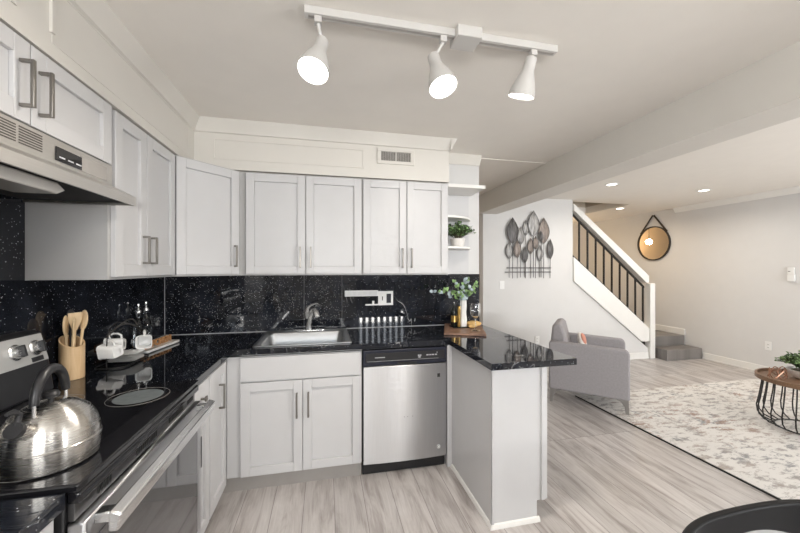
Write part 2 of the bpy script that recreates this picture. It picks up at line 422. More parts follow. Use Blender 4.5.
# flat picture-frame mouldings on the soffit faces
def frame_y(mb, x0, x1, z0, z1, y, w=0.010, t=0.006):
    mb.box(x0, x1, y - t, y, z1 - w, z1).box(x0, x1, y - t, y, z0, z0 + w).box(x0, x0 + w, y - t, y, z0 + w, z1 - w).box(x1 - w, x1, y - t, y, z0 + w, z1 - w)
def frame_x(mb, y0, y1, z0, z1, x, w=0.010, t=0.006):
    mb.box(x, x + t, y0, y1, z1 - w, z1).box(x, x + t, y0, y1, z0, z0 + w).box(x, x + t, y0, y0 + w, z0 + w, z1 - w).box(x, x + t, y1 - w, y1, z0 + w, z1 - w)
mb = MB(); frame_y(mb, 0.439, 1.495, 2.19, 2.335, -0.32)
struct('trim_5', mb, 'soffit')
mb = MB(); frame_x(mb, -2.9, -1.70, 2.19, 2.335, 0.32); frame_x(mb, -1.565, -0.42, 2.17, 2.365, 0.32, 0.004, 0.002); mb.box(0.32, 0.329, -1.575, -1.560, 2.20, 2.36)
struct('trim_6', mb, 'soffit')
# crown on the bare piece of back wall, and on the living room's right wall
struct('trim_7', MB().prism([(0, 2.375), (-0.012, 2.375), (-0.05, 2.445), (-0.05, H), (0, H)], 'x', 2.234, 2.60), 'soffit')
struct('trim_8', MB().prism([(7.05, 2.38), (7.038, 2.38), (6.99, 2.45), (6.99, H), (7.05, H)], 'y', -4.5, 1.72), 'trim')
struct('trim_9', MB().box(3.362, 3.38, 1.62, 2.1, 0, 2.34), 'soffit')
struct('trim_10', MB().box(2.605, 3.318, 0.02, 1.495, 2.453, 2.4595).box(2.16, 2.605, 0.101, 1.495, 2.453, 2.4595), 'ceil')
# baseboards
struct('baseboard_stair', MB().box(3.38, 6.22, 1.485, 1.5, 0, 0.10).box(3.38, 6.22, 1.475, 1.485, 0, 0.02), 'trim', 0.003)
struct('baseboard_right', MB().box(7.035, 7.05, -4.5, 1.28, 0, 0.10).box(7.025, 7.035, -4.5, 1.28, 0, 0.02).box(7.035, 7.05, 1.56, 2.5, 0.32, 0.42), 'trim', 0.003)

# ------------------------------------------------------------------ staircase
st = thing('staircase', 'grey vinyl staircase with white stringer and black metal railing beside the mirror wall', 'staircase', (6.6, 1.6, 0))
obj('step', MB().box(6.35, 7.035, 1.29, 1.55, 0, 0.166), 'step', st, 0.006)
obj('step', MB().box(6.24, 7.035, 1.56, 2.5, 0, 0.32), 'step', st, 0.006)
for n in range(9):
    x1 = 6.235 - 0.25 * n; z = 0.32 + 0.2 * (n + 1)
    obj('step', MB().box(x1 - 0.25, x1, 1.61, 2.5, z - 0.2, z), 'step', st, 0.004)
obj('stringer', MB().prism([(4.84, 1.237), (6.08, 0.275), (6.22, 0.275), (6.22, 0.48), (4.84, 1.60)], 'y', 1.47, 1.605), 'trim', st, 0.004)
obj('handrail_board', MB().prism([(4.845, 2.40), (4.845, 2.30), (6.175, 1.20), (6.222, 1.20), (6.222, 1.31)], 'y', 1.475, 1.60), 'trim', st, 0.004)
obj('newel_post', MB().box(6.225, 6.32, 1.455, 1.555, 0, 1.19), 'trim', st, 0.008)
zt = lambda x: 2.235 - 0.8495 * (x - 4.872); zb = lambda x: 1.605 - 0.8150 * (x - 4.872)
def bar(x0, z0, x1, z1, th=0.022):
    return MB().prism([(x0, z0 - th), (x1, z1 - th), (x1, z1 + th * 0.4), (x0, z0 + th * 0.4)], 'y', 1.51, 1.535)
rl = obj('railing', bar(4.845, zt(4.845), 6.165, zt(6.165)), 'blackm', st)
obj('bottom_rail', bar(4.845, zb(4.845), 6.165, zb(6.165)), 'blackm', rl)
for k in range(9):
    x = 4.972 + (6.150 - 4.972) * k / 8
    obj('baluster', MB().box(x - 0.010, x + 0.010, 1.512, 1.532, (zb(x) - 0.01) if k < 8 else 0.46, zt(x) - 0.01), 'blackm', rl)

# pendant up the back hall, hidden by the wall from here but caught in the mirror
pn = thing('pendant_lamp', 'warm bulb pendant hanging in the back hall behind the stair wall', 'lamp', (5.77, 3.30, 2.03))
obj('cord', MB().rod((5.77, 3.30, 2.07), (5.77, 3.30, H), 0.004), 'blackm', pn)
obj('bulb', MB().ball((5.77, 3.30, 2.03), 0.035), 'bulb', pn)
L = bpy.data.lights.new('pendant_light', 'POINT'); L.energy = 26; L.color = (1.0, 0.72, 0.42); L.shadow_soft_size = 0.06
lo = bpy.data.objects.new('pendant_light', L); C.objects.link(lo); lo.location = (5.77, 3.30, 2.03)

# ------------------------------------------------------------------ cabinet doors
def door_panel(mb, w_, h_, M, t=0.02, st_=0.056):
    mb.box(0, st_, -t, 0, 0, h_, M).box(w_ - st_, w_, -t, 0, 0, h_, M)
    mb.box(st_, w_ - st_, -t, 0, 0, st_, M).box(st_, w_ - st_, -t, 0, h_ - st_, h_, M)
    mb.box(st_, w_ - st_, -t + 0.013, -0.001, st_, h_ - st_, M)
def pull(door, M, x, z0, z1, t=0.02, m='nickel', horiz=False, depth=0.032, wd=0.011):
    mb = MB()
    if horiz:
        mb.box(x, z0, -t - depth, -t - depth + wd, 0, 0, M)
    mb.box(x - wd / 2, x + wd / 2, -t - depth, -t - depth + 0.009, z0, z1, M)
    mb.box(x - wd / 2, x + wd / 2, -t - depth + 0.009, -t, z0, z0 + 0.010, M)
    mb.box(x - wd / 2, x + wd / 2, -t - depth + 0.009, -t, z1 - 0.010, z1, M)
    return obj('handle', mb, m, door, 0.0015)
def MY(x, y, z): return Matrix.Translation((x, y, z))                       # faces -y, local x -> +x
def MX(x, y, z): return Matrix.Translation((x, y, z)) @ Matrix.Rotation(R(90), 4, 'Z')   # faces +x, local x -> +y
def door(parent, M, w_, h_, hx=None, hz0=0, hz1=0, slab=False, name='door', st_=0.056, m='nickel', depth=0.032):
    mb = MB()
    if slab: mb.box(0, w_, -0.02, 0, 0, h_, M)
    else: door_panel(mb, w_, h_, M, st_=st_)
    d = obj(name, mb, 'cab', parent, 0.002)
    if hx is not None: pull(d, M, hx, hz0, hz1, m=m, depth=depth)
    return d

UF = 0.30   # upper carcass depth; doors add 0.02
# upper cabinets on the back wall
def upper_back(x0, x1, label):
    t = thing('upper_cabinet', label, 'cabinet', ((x0 + x1) / 2, -0.15, 1.373))
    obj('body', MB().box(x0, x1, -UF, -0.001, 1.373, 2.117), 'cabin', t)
    mid = (x0 + x1) / 2; hz = 1.384
    door(t, MY(x0 + 0.006, -UF - 0.0005, hz), mid - x0 - 0.009, 0.722, mid - x0 - 0.009 - 0.034, 0.045, 0.198)
    door(t, MY(mid + 0.003, -UF - 0.0005, hz), x1 - mid - 0.009, 0.722, 0.034, 0.045, 0.198)
    return t
upper_back(0.646, 1.482, 'white two-door wall cabinet hanging over the sink')
upper_back(1.484, 2.182, 'white two-door wall cabinet over the dishwasher, under the air vent')
# diagonal corner cabinet
t = thing('corner_wall_cabinet', 'white single-door wall cabinet set diagonally in the room corner', 'cabinet', (0.3, -0.3, 1.373))
obj('body', MB().prism([(0.001, -0.001), (0.001, -0.607), (0.30, -0.607), (0.607, -0.30), (0.644, -0.30), (0.644, -0.001)], 'z', 1.373, 2.117), 'cabin', t)
Md = Matrix.Translation((0.302, -0.609, 1.384)) @ Matrix.Rotation(R(45), 4, 'Z') @ Matrix.Translation((0.012, 0, 0))
door(t, Md, 0.405, 0.722, 0.37, 0.05, 0.20)
# tall cabinet right of the hood
t = thing('upper_cabinet', 'white two-door wall cabinet between the range hood and the corner cabinet', 'cabinet', (0.15, -0.92, 1.373))
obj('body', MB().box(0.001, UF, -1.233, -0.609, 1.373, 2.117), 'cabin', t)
door(t, MX(UF + 0.0005, -1.215, 1.384), 0.262, 0.722, 0.226, 0.06, 0.20)
door(t, MX(UF + 0.0005, -0.948, 1.384), 0.327, 0.722, 0.036, 0.06, 0.20)
# above the hood
t = thing('upper_cabinet', 'short white two-door wall cabinet directly above the range hood', 'cabinet', (0.15, -1.615, 1.857))
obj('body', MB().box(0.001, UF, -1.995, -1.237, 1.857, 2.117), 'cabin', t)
door(t, MX(UF + 0.0005, -1.990, 1.862), 0.342, 0.250, 0.306, 0.040, 0.183, depth=0.038)
door(t, MX(UF + 0.0005, -1.644, 1.862), 0.402, 0.250, 0.030, 0.040, 0.183, depth=0.038)
# beyond the hood towards the camera
t = thing('upper_cabinet', 'white wall cabinet at the left picture edge, left of the range hood', 'cabinet', (0.15, -2.3, 1.373))
obj('body', MB().box(0.001, UF, -2.60, -1.999, 1.373, 2.117), 'cabin', t)
door(t, MX(UF + 0.0005, -2.595, 1.384), 0.59, 0.722)

# open quarter-round end shelf
t = thing('corner_shelf', 'white open end shelf with quarter-round boards beside the last wall cabinet', 'shelf', (2.35, -0.1, 1.58))
obj('top_board', MB().box(2.184, 2.515, -0.30, -0.001, 2.090, 2.118), 'trim', t, 0.003)
obj('back_panel', MB().box(2.184, 2.49, -0.014, -0.001, 1.376, 2.08), 'cab', t)
for z in (1.845, 1.590):
    poly = [(2.185, -0.016)] + [(2.185 + 0.295 * math.cos(a * PI / 32), -0.016 - 0.27 * math.sin(a * PI / 32)) for a in range(17)]
    obj('shelf_board', MB().prism(poly, 'z', z, z + 0.018), 'trim', t, 0.002)

# ------------------------------------------------------------------ base cabinets
def carcass(t, x0, x1, y0, y1, z0=0.10, z1=0.868, m='cabin'):
    mb = MB(); p = 0.016
    mb.box(x0, x0 + p, y0, y1, z0, z1).box(x1 - p, x1, y0, y1, z0, z1).box(x0 + p, x1 - p, y0, y1, z0, z0 + p)
    return mb
# left run
t = thing('base_cabinet', 'narrow white base cabinet with drawer and door beside the range', 'cabinet', (0.3, -1.105, 0))
obj('body', MB().box(0.001, 0.598, -1.232, -0.977, 0.10, 0.876), 'cab', t)
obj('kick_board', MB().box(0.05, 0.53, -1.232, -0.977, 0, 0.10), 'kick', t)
d = door(t, MX(0.5985, -1.228, 0.712), 0.246, 0.152, slab=True, name='drawer')
obj('knob', MB().lathe([(0.0, 0), (0.006, 0), (0.006, 0.016), (0.015, 0.022), (0.015, 0.028), (0.0, 0.030)], 16,
    Matrix.Translation((0.6186, -1.105, 0.79)) @ Matrix.Rotation(R(90), 4, 'Y')), 'nickel', d)
door(t, MX(0.5985, -1.228, 0.107), 0.246, 0.592, 0.035, 0.40, 0.54, m='blackm')
t = thing('base_cabinet', 'white full-height-door base cabinet in the inside corner of the worktop', 'cabinet', (0.3, -0.5, 0))
obj('body', MB().box(0.001, 0.598, -0.973, -0.003, 0.10, 0.876), 'cab', t)
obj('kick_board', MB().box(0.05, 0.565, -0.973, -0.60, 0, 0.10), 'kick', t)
door(t, MX(0.5985, -0.968, 0.107), 0.292, 0.755, 0.15, 0.52, 0.66)
# sink cabinet
t = thing('sink_cabinet', 'white base cabinet with false drawer front and two doors below the steel sink', 'cabinet', (1.06, -0.3, 0))
obj('body', carcass(t, 0.681, 1.448, -0.60, -0.003).box(0.697, 1.432, -0.60, -0.590, 0.69, 0.868).box(0.602, 0.681, -0.60, -0.585, 0.10, 0.876)
    .box(1.054, 1.070, -0.60, -0.590, 0.116, 0.69).box(0.60, 1.448, -0.60, -0.59, 0.862, 0.876), 'cab', t)
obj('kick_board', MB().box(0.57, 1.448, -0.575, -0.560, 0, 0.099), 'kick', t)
door(t, MY(0.684, -0.6005, 0.707), 0.756, 0.150, slab=True, name='drawer_front')
door(t, MY(0.684, -0.6005, 0.107), 0.376, 0.590, 0.342, 0.352, 0.510)
door(t, MY(1.064, -0.6005, 0.107), 0.376, 0.590, 0.034, 0.352, 0.510)

# dishwasher
t = thing('dishwasher', 'stainless steel dishwasher with black control panel left of the peninsula', 'dishwasher', (1.755, -0.3, 0))
obj('tub', MB().box(1.455, 2.052, -0.585, -0.01, 0.10, 0.868), 'black', t)
n = 24
poly = [(1.458, -0.587)] + [(1.458 + 0.592 * i / n, -0.618 - 0.010 * math.sin(PI * i / n)) for i in range(n + 1)] + [(2.050, -0.587)]
obj('door', MB().prism(poly, 'z', 0.088, 0.752), 'steel', t, 0.003)
cp = obj('control_panel', MB().box(1.456, 2.052, -0.626, -0.587, 0.757, 0.866), 'navy', t, 0.004)
obj('display', MB().box(1.475, 2.035, -0.6275, -0.626, 0.785, 0.845), 'black', cp)
mk = MB()
mk.box(1.535, 1.605, -0.6285, -0.6277, 0.812, 0.817)
for (x, wd) in ((1.838, .012), (1.853, .010), (1.900, .016), (1.921, .012), (1.938, .018), (1.962, .016)):
    mk.box(x, x + wd, -0.6285, -0.6277, 0.812, 0.820)
mk.box(1.480, 1.99, -0.6285, -0.6277, 0.789, 0.7905).box(1.842, 1.858, -0.6285, -0.6277, 0.800, 0.808).box(1.975, 1.982, -0.6285, -0.6277, 0.828, 0.834)
obj('button_marks', mk, 'mark', cp)
obj('handle_recess', MB().box(1.69, 1.83, -0.6283, -0.6262, 0.760, 0.776), 'dark', cp)
obj('sticker', MB().box(1.970, 2.002, -0.6215, -0.6195, 0.652, 0.678), 'black', t, 0.0)
lg = obj('badge', MB().lathe([(0, 0), (0.015, 0), (0.015, 0.002), (0, 0.002)], 20, Matrix.Translation((1.99, -0.6196, 0.158)) @ Matrix.Rotation(R(90), 4, 'X')), 'ceramic', t)
obj('monogram', MB().tube([(1.99 + 0.007 * math.cos(a), -0.622, 0.158 + 0.007 * math.sin(a)) for a in [i * PI / 6 for i in range(10)]], 0.0015, 6), 'black', lg)
for x in (1.74, 1.765, 1.80): obj('screw', MB().ball((x, -0.6285, 0.395), 0.0025, 8), 'black', t)
obj('kick_plate', MB().box(1.456, 2.052, -0.575, -0.55, 0.0, 0.086), 'black', t)

# peninsula cabinet
t = thing('peninsula_cabinet', 'white panelled peninsula cabinet supporting the overhanging worktop', 'cabinet', (2.26, -0.6, 0))
obj('body', MB().prism([(2.094, 0), (2.372, 0), (2.372, 0.115), (2.415, 0.115), (2.415, 0.876), (2.094, 0.876)], 'y', -1.212, -0.003), 'cab', t)
obj('filler_strip', MB().box(2.058, 2.0935, -0.622, -0.30, 0.0, 0.876), 'cab', t, 0.002)
obj('corner_trim', MB().box(2.090, 2.106, -1.218, -1.2125, 0.02, 0.876).box(2.0885, 2.0935, -1.218, -1.200, 0.02, 0.876), 'cab', t)
obj('corner_trim', MB().box(2.396, 2.4155, -1.222, -1.2125, 0.118, 0.876), 'cab', t, 0.001)
obj('corner_trim', MB().box(2.416, 2.436, -1.215, -0.10, 0.118, 0.876), 'cab', t, 0.001)
obj('base_molding', MB().prism([(2.094, 0.0), (2.080, 0.0), (2.080, 0.008), (2.086, 0.022), (2.094, 0.026)], 'y', -1.226, -0.625), 'trim', t)
obj('base_molding', MB().prism([(-1.212, 0.0), (-1.226, 0.0), (-1.226, 0.008), (-1.220, 0.022), (-1.212, 0.026)], 'x', 2.094, 2.385), 'trim', t)

# near-left cabinet, cut by the picture edge
t = thing('base_cabinet', 'white base cabinet left of the range at the near picture corner', 'cabinet', (0.3, -2.3, 0))
obj('body', MB().box(0.001, 0.598, -2.60, -2.003, 0.10, 0.876), 'cab', t)
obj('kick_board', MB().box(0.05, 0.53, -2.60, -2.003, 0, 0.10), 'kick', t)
door(t, MX(0.5985, -2.595, 0.712), 0.585, 0.152, slab=True, name='drawer')
door(t, MX(0.5985, -2.595, 0.107), 0.585, 0.592, 0.55, 0.40, 0.54)

# ------------------------------------------------------------------ worktop and splashback
Z0, Z1 = 0.8775, 0.914
t = thing('worktop', 'polished black stone worktop running round the corner onto the peninsula', 'worktop', (1.2, -0.3, Z0))
obj('slab', MB().box(0.001, 0.629, -1.234, -0.6300, Z0, Z1), 'gran', t, 0.0015)
obj('slab', MB().cells([0.001, 0.765, 1.36, 2.069], [-0.629, -0.565, -0.105, -0.001], lambda i, j: (i, j) == (1, 1), Z0, Z1), 'gran', t, 0.0015)
obj('slab', MB().box(2.0695, 2.595, -1.258, -0.001, Z0, Z1), 'gran', t, 0.0015)
o = obj('worktop', MB().box(0.001, 0.634, -2.60, -2.001, Z0, Z1), 'gran', None, 0.0015)
tag(o, 'short black stone worktop left of the range at the near corner', 'worktop')
t = thing('backsplash', 'polished black speckled stone backsplash behind the counters and sink', 'backsplash', (1.2, -0.01, Z1))
Z2 = 1.372
obj('panel', MB().box(0.001, 0.012, -1.2350, -0.001, Z1 + 0.001, Z2), 'splashl', t)
obj('panel', MB().box(0.001, 0.012, -2.60, -1.2355, Z1 + 0.001, 1.372).box(0.001, 0.012, -1.996, -1.2355, 1.372, 1.848), 'splashl', t)
obj('panel', MB().box(0.0125, 1.033, -0.012, -0.001, Z1 + 0.001, Z2), 'splash', t)
obj('panel', MB().box(1.035, 1.342, -0.012, -0.001, Z1 + 0.001, Z2), 'splash', t)
obj('panel', MB().box(1.344, 2.598, -0.012, -0.001, Z1 + 0.001, Z2), 'splashv', t)
obj('joint_bead', MB().box(0.0125, 2.598, -0.015, -0.0122, Z1 + 0.0005, Z1 + 0.004).box(0.0122, 0.015, -0.62, -0.016, Z1 + 0.0005, Z1 + 0.003)
    .box(0.0122, 0.0150, -0.0150, -0.0122, Z1 + 0.004, Z2), 'mark', t)

# sink
t = thing('sink', 'stainless steel drop-in sink below the chrome faucet', 'sink', (1.06, -0.32, Z1))
mb = MB()
def rrect(x0, x1, y0, y1, r, n=6):
    out = []
    for (cx, cy, a) in ((x1 - r, y1 - r, 0), (x0 + r, y1 - r, PI / 2), (x0 + r, y0 + r, PI), (x1 - r, y0 + r, 1.5 * PI)):
        for k in range(n + 1): out.append((cx + r * math.cos(a + PI / 2 * k / n), cy + r * math.sin(a + PI / 2 * k / n)))
    return out
def loft(mb, loops, cap=True):
    R_ = [[mb.bm.verts.new(p) for p in l] for l in loops]
    for a, b in zip(R_, R_[1:]):
        for k in range(len(a)): mb.bm.faces.new((a[k], a[(k + 1) % len(a)], b[(k + 1) % len(a)], b[k]))
    if cap: mb.bm.faces.new(R_[-1])
    return mb
def lp(r4, r, z): return [(x, y, z) for x, y in rrect(*r4, r)]
loft(mb, [lp((0.745, 1.382, -0.592, -0.035), 0.02, Z1 + 0.0008), lp((0.747, 1.380, -0.590, -0.037), 0.02, Z1 + 0.007), lp((0.758, 1.369, -0.579, -0.048), 0.02, Z1 + 0.008),
          lp((0.770, 1.356, -0.560, -0.118), 0.05, Z1 + 0.004), lp((0.780, 1.346, -0.553, -0.125), 0.05, Z1 - 0.006), lp((0.790, 1.336, -0.545, -0.133), 0.06, Z1 - 0.12), lp((0.82, 1.306, -0.515, -0.163), 0.05, Z1 - 0.145)])
bo = obj('bowl', mb, 'sinksteel', t)
sd = bo.modifiers.new('solid', 'SOLIDIFY'); sd.thickness = 0.0008; sd.offset = 1
obj('drain', MB().lathe([(0, 0), (0.04, 0), (0.042, 0.004), (0.03, 0.003), (0.0, 0.001)], 24, Matrix.Translation((1.06, -0.34, Z1 - 0.1445))), 'chrome', t)
# faucet
t = thing('faucet', 'chrome single-lever faucet with curved pull-out spout behind the sink', 'faucet', (1.075, -0.085, Z1 + 0.008))
zf = Z1 + 0.009; fx, fy = 1.075, -0.085
obj('base_plate', MB().lathe([(0, 0), (0.13, 0), (0.128, 0.006), (0.03, 0.010), (0, 0.010)], 32, Matrix.Translation((fx, fy, zf)), 1, 0.24), 'chrome', t)
pts = [(fx, fy, zf + 0.008), (fx, fy - 0.002, zf + 0.05), (fx + 0.010, fy - 0.01, zf + 0.10), (fx + 0.024, fy - 0.03, zf + 0.145), (fx + 0.038, fy - 0.06, zf + 0.170), (fx + 0.052, fy - 0.095, zf + 0.168), (fx + 0.062, fy - 0.12, zf + 0.150), (fx + 0.068, fy - 0.132, zf + 0.125)]
obj('spout', MB().tube(pts, [0.024, 0.021, 0.019, 0.018, 0.019, 0.022, 0.024, 0.022], 16), 'chrome', t)
obj('handle', MB().tube([(fx - 0.012, fy - 0.01, zf + 0.10), (fx - 0.016, fy - 0.015, zf + 0.15), (fx - 0.005, fy - 0.03, zf + 0.19), (fx + 0.025, fy - 0.05, zf + 0.212), (fx + 0.06, fy - 0.07, zf + 0.222), (fx + 0.075, fy - 0.08, zf + 0.222)],
    [0.014, 0.020, 0.016, 0.008, 0.006, 0.005], 12), 'chrome', t)

# ------------------------------------------------------------------ range
t = thing('range', 'black and stainless electric range with glass cooktop, holding the kettle', 'range', (0.33, -1.615, 0))
YA, YB = -1.993, -1.238
obj('body', MB().box(0.015, 0.625, YA, YB, 0.06, 0.905), 'black', t, 0.003)
ck = obj('cooktop', MB().box(0.10, 0.655, YA, YB, 0.9055, 0.925), 'blackgl', t, 0.005, 3)
for (x, y, r) in ((0.50, -1.41, .100), (0.50, -1.85, .10), (0.235, -1.41, .075), (0.235, -1.85, .075)):
    obj('burner', MB().lathe([(0, 0.9250), (r * .8, 0.9250), (r * .8, 0.9253), (0, 0.9254)], 40, Matrix.Translation((x, y, 0))), 'burner', ck)
    obj('burner_ring', MB().tube([(x + r * math.cos(a * PI / 24), y + r * math.sin(a * PI / 24), 0.9252) for a in range(48)], 0.0006, 4, True), 'kick', ck)
obj('front_trim', MB().box(0.626, 0.656, YA + 0.004, YB - 0.004, 0.876, 0.905), 'blackgl', t, 0.008, 4)
vp = obj('vent_panel', MB().box(0.626, 0.640, YA + 0.01, YB - 0.01, 0.835, 0.877), 'ventpanel', t, 0.001)
for g, n_ in ((-1.90, 5), (-1.72, 11), (-1.50, 11)):
    mk = MB()
    for k in range(n_): mk.box(0.6395, 0.6415, g + 0.012 * k, g + 0.012 * k + 0.006, 0.846, 0.867)
    obj('vent_slots', mk, 'dark', vp)
obj('latch_slot', MB().box(0.6395, 0.6415, -1.33, -1.27, 0.848, 0.866), 'dark', vp)
# backguard
obj('backguard', MB().prism([(0.015, 0.906), (0.115, 0.926), (0.098, 1.04), (0.068, 1.160), (0.050, 1.172), (0.015, 1.172)], 'y', YA, YB), 'black', t, 0.006)
tl = math.atan2(0.026, 0.116)
obj('control_panel', MB().prism([(0.0965, 1.052), (0.0985, 1.052), (0.0715, 1.158), (0.0695, 1.158)], 'y', YA + 0.01, YB - 0.006), 'panelgrey', t)
Mk = lambda y, z: Matrix.Translation((0.0985 - (z - 1.052) * 0.255, y, z)) @ Matrix.Rotation(R(90 - 14), 4, 'Y')
for y in (-1.96, -1.88, -1.379, -1.29):
    k_ = obj('knob', MB().lathe([(0, 0.0), (0.030, 0.0), (0.030, 0.004), (0.024, 0.008), (0.022, 0.022), (0, 0.024)], 24, Mk(y, 1.108)), 'steelv', t)
    obj('grip', MB().box(-0.022, 0.022, -0.006, 0.006, 0.018, 0.034, Mk(y, 1.108)), 'black', k_, 0.002)
obj('clock', MB().box(-0.045, 0.03, -0.17, 0.17, 0.0, 0.003, Mk(-1.63, 1.105)), 'blackgl', t)
obj('badge', MB().box(-0.008, 0.010, -0.026, 0.026, 0.0, 0.003, Mk(-1.295, 1.066)), 'black', t)
# oven door
dr = obj('oven_door', MB().box(0.628, 0.664, YA + 0.004, YB - 0.004, 0.225, 0.832), 'steel', t, 0.004)
obj('door_window', MB().box(0.6642, 0.6670, YA + 0.055, YB - 0.055, 0.285, 0.775), 'ovengl', dr)
hb = obj('door_handle', MB().prism([(0.700, 0.792), (0.722, 0.790), (0.730, 0.832), (0.702, 0.842)], 'y', YA + 0.02, YB - 0.02), 'steelv', dr, 0.005, 3)
for y in (YA + 0.035, YB - 0.065): obj('handle_bracket', MB().box(0.664, 0.702, y, y + 0.03, 0.805, 0.832), 'steelv', hb, 0.003)
obj('storage_drawer', MB().box(0.628, 0.660, YA + 0.004, YB - 0.004, 0.065, 0.215), 'steel', t, 0.004)
for (x, y) in ((0.08, YA + .05), (0.08, YB - .05), (0.57, YA + .05), (0.57, YB - .05)):
    obj('foot', MB().rod((x, y, 0), (x, y, 0.065), 0.018), 'black', t)

# ------------------------------------------------------------------ range hood
t = thing('range_hood', 'grey metal under-cabinet range hood with vent slots over the range', 'range hood', (0.2, -1.615, 1.69))
HA, HB = -1.990, -1.242
sh = [(0.014, 1.855), (0.322, 1.855), (0.322, 1.772), (0.410, 1.727), (0.410, 1.690), (0.402, 1.690), (0.402, 1.724), (0.314, 1.766), (0.30, 1.845), (0.014, 1.845)]
obj('canopy', MB().prism(sh, 'y', HA, HB).prism([(0.014, 1.845), (0.30, 1.845), (0.314, 1.766), (0.402, 1.724), (0.402, 1.690), (0.014, 1.690)], 'y', HA, HA + 0.008)
    .prism([(0.014, 1.845), (0.30, 1.845), (0.314, 1.766), (0.402, 1.724), (0.402, 1.690), (0.014, 1.690)], 'y', HB - 0.008, HB), 'hood', t)
obj('underside', MB().box(0.016, 0.385, HA + 0.009, HB - 0.009, 1.700, 1.706), 'dark', t)
for gy in (-1.98, -1.885, -1.79, -1.695):
    mb = MB()
    for k in range(7): mb.box(0.3222, 0.3236, gy + 0.004, gy + 0.088, 1.792 + 0.008 * k, 1.7955 + 0.008 * k)
    obj('vent_slots', mb, 'ventd', t)
cpn = obj('control_panel', MB().box(0.3222, 0.325, -1.552, -1.43, 1.785, 1.832), 'blackgl', t)
mb = MB()
for y0_ in (-1.54, -1.50, -1.46): mb.box(0.3252, 0.3262, y0_, y0_ + 0.026, 1.797, 1.802)
obj('button_marks', mb, 'mark', cpn)
obj('side_badge', MB().box(0.3222, 0.3235, -1.435, -1.28, 1.782, 1.838), 'kick', t)
obj('light_cover', MB().prism([(-1.95, 1.700), (-1.60, 1.700), (-1.565, 1.680), (-1.60, 1.662), (-1.92, 1.662)], 'x', 0.24, 0.36), 'filt', t, 0.004)

# ------------------------------------------------------------------ air vent on soffit
t = thing('air_vent', 'white air vent grille with dark louvres on the soffit', 'vent', (1.743, -0.322, 2.234))
obj('frame', MB().box(1.596, 1.891, -0.334, -0.3205, 2.234, 2.258).box(1.596, 1.891, -0.334, -0.3205, 2.330, 2.354).box(1.596, 1.626, -0.334, -0.3205, 2.258, 2.330).box(1.861, 1.891, -0.334, -0.3205, 2.258, 2.330).box(1.739, 1.747, -0.334, -0.3205, 2.258, 2.330), 'soffit', t, 0.002)
obj('duct', MB().box(1.626, 1.861, -0.3225, -0.3205, 2.258, 2.330), 'ventd', t)
mb = MB()
for k in range(8): mb.box(1.626, 1.861, -0.330, -0.325, 2.2605 + 0.009 * k, 2.2625 + 0.009 * k)
for k in range(18):
    x = 1.632 + 0.0132 * k; mb.box(x, x + 0.0035, -0.327, -0.323, 2.258, 2.330)
obj('louvres', mb, 'filt', t)

# ------------------------------------------------------------------ wall plates
def plate(name, label, cat, M, kind, w_=0.072, h_=0.115):
    t = thing(name, label, cat, M.translation[:])
    obj('cover_plate', MB().box(-w_ / 2, w_ / 2, -0.006, 0, -h_ / 2, h_ / 2, M), 'white', t, 0.002)
    if kind == 'switch': obj('toggle', MB().box(-0.016, 0.016, -0.009, -0.006, -0.032, 0.032, M), 'ceramic', t, 0.001)
    else:
        for dz in (-0.021, 0.021):
            s_ = obj('socket', MB().box(-0.016, 0.016, -0.008, -0.006, dz - 0.014, dz + 0.014, M), 'ceramic', t, 0.001)
            obj('slots', MB().box(-0.008, -0.005, -0.0085, -0.008, dz - 0.006, dz + 0.006, M).box(0.005, 0.008, -0.0085, -0.008, dz - 0.006, dz + 0.006, M), 'dark', s_)
    return t
plate('light_switch', 'small white light switch left of and below the leaf sculpture', 'switch', MY(3.673, 1.4995, 1.19), 'switch')
plate('outlet', 'white outlet low on the stair wall behind the armchair back', 'outlet', MY(4.237, 1.4995, 0.378), 'outlet')
MXn = lambda x, y, z: Matrix.Translation((x, y, z)) @ Matrix.Rotation(R(-90), 4, 'Z')
plate('outlet', 'white outlet low on the right wall behind the coffee table', 'outlet', MXn(7.0495, 0.478, 0.38), 'outlet')
# double plate on the splashback with the ribbed strip
t = thing('outlet', 'wide white double wall plate on the black backsplash over the dishwasher', 'outlet', (1.715, -0.013, 1.165))
obj('cover_plate', MB().box(1.651, 1.783, -0.018, -0.0125, 1.105, 1.228), 'white', t, 0.002)
obj('toggle', MB().box(1.668, 1.706, -0.0215, -0.018, 1.125, 1.205), 'ceramic', t, 0.001)
obj('toggle_slot', MB().box(1.684, 1.692, -0.0222, -0.0216, 1.148, 1.182), 'dark', t)
obj('socket', MB().box(1.724, 1.764, -0.0215, -0.018, 1.125, 1.205), 'navy', t, 0.001)
t = thing('power_strip', 'white ribbed power strip on the backsplash left of the double plate', 'power strip', (1.51, -0.013, 1.185))
obj('housing', MB().box(1.366, 1.650, -0.024, -0.0125, 1.186, 1.236), 'white', t, 0.002)
mb = MB()
for k in range(26): mb.box(1.372 + 0.0105 * k, 1.376 + 0.0105 * k, -0.0252, -0.0241, 1.194, 1.228)
obj('ribs', mb, 'mark', t)
o = obj('hook_ledge', MB().box(1.540, 1.650, -0.020, -0.0125, 1.106, 1.118).box(1.600, 1.618, -0.020, -0.0125, 1.118, 1.145), 'white', None, 0.001)
tag(o, 'small white hook ledge on the backsplash below the ribbed strip', 'hook')

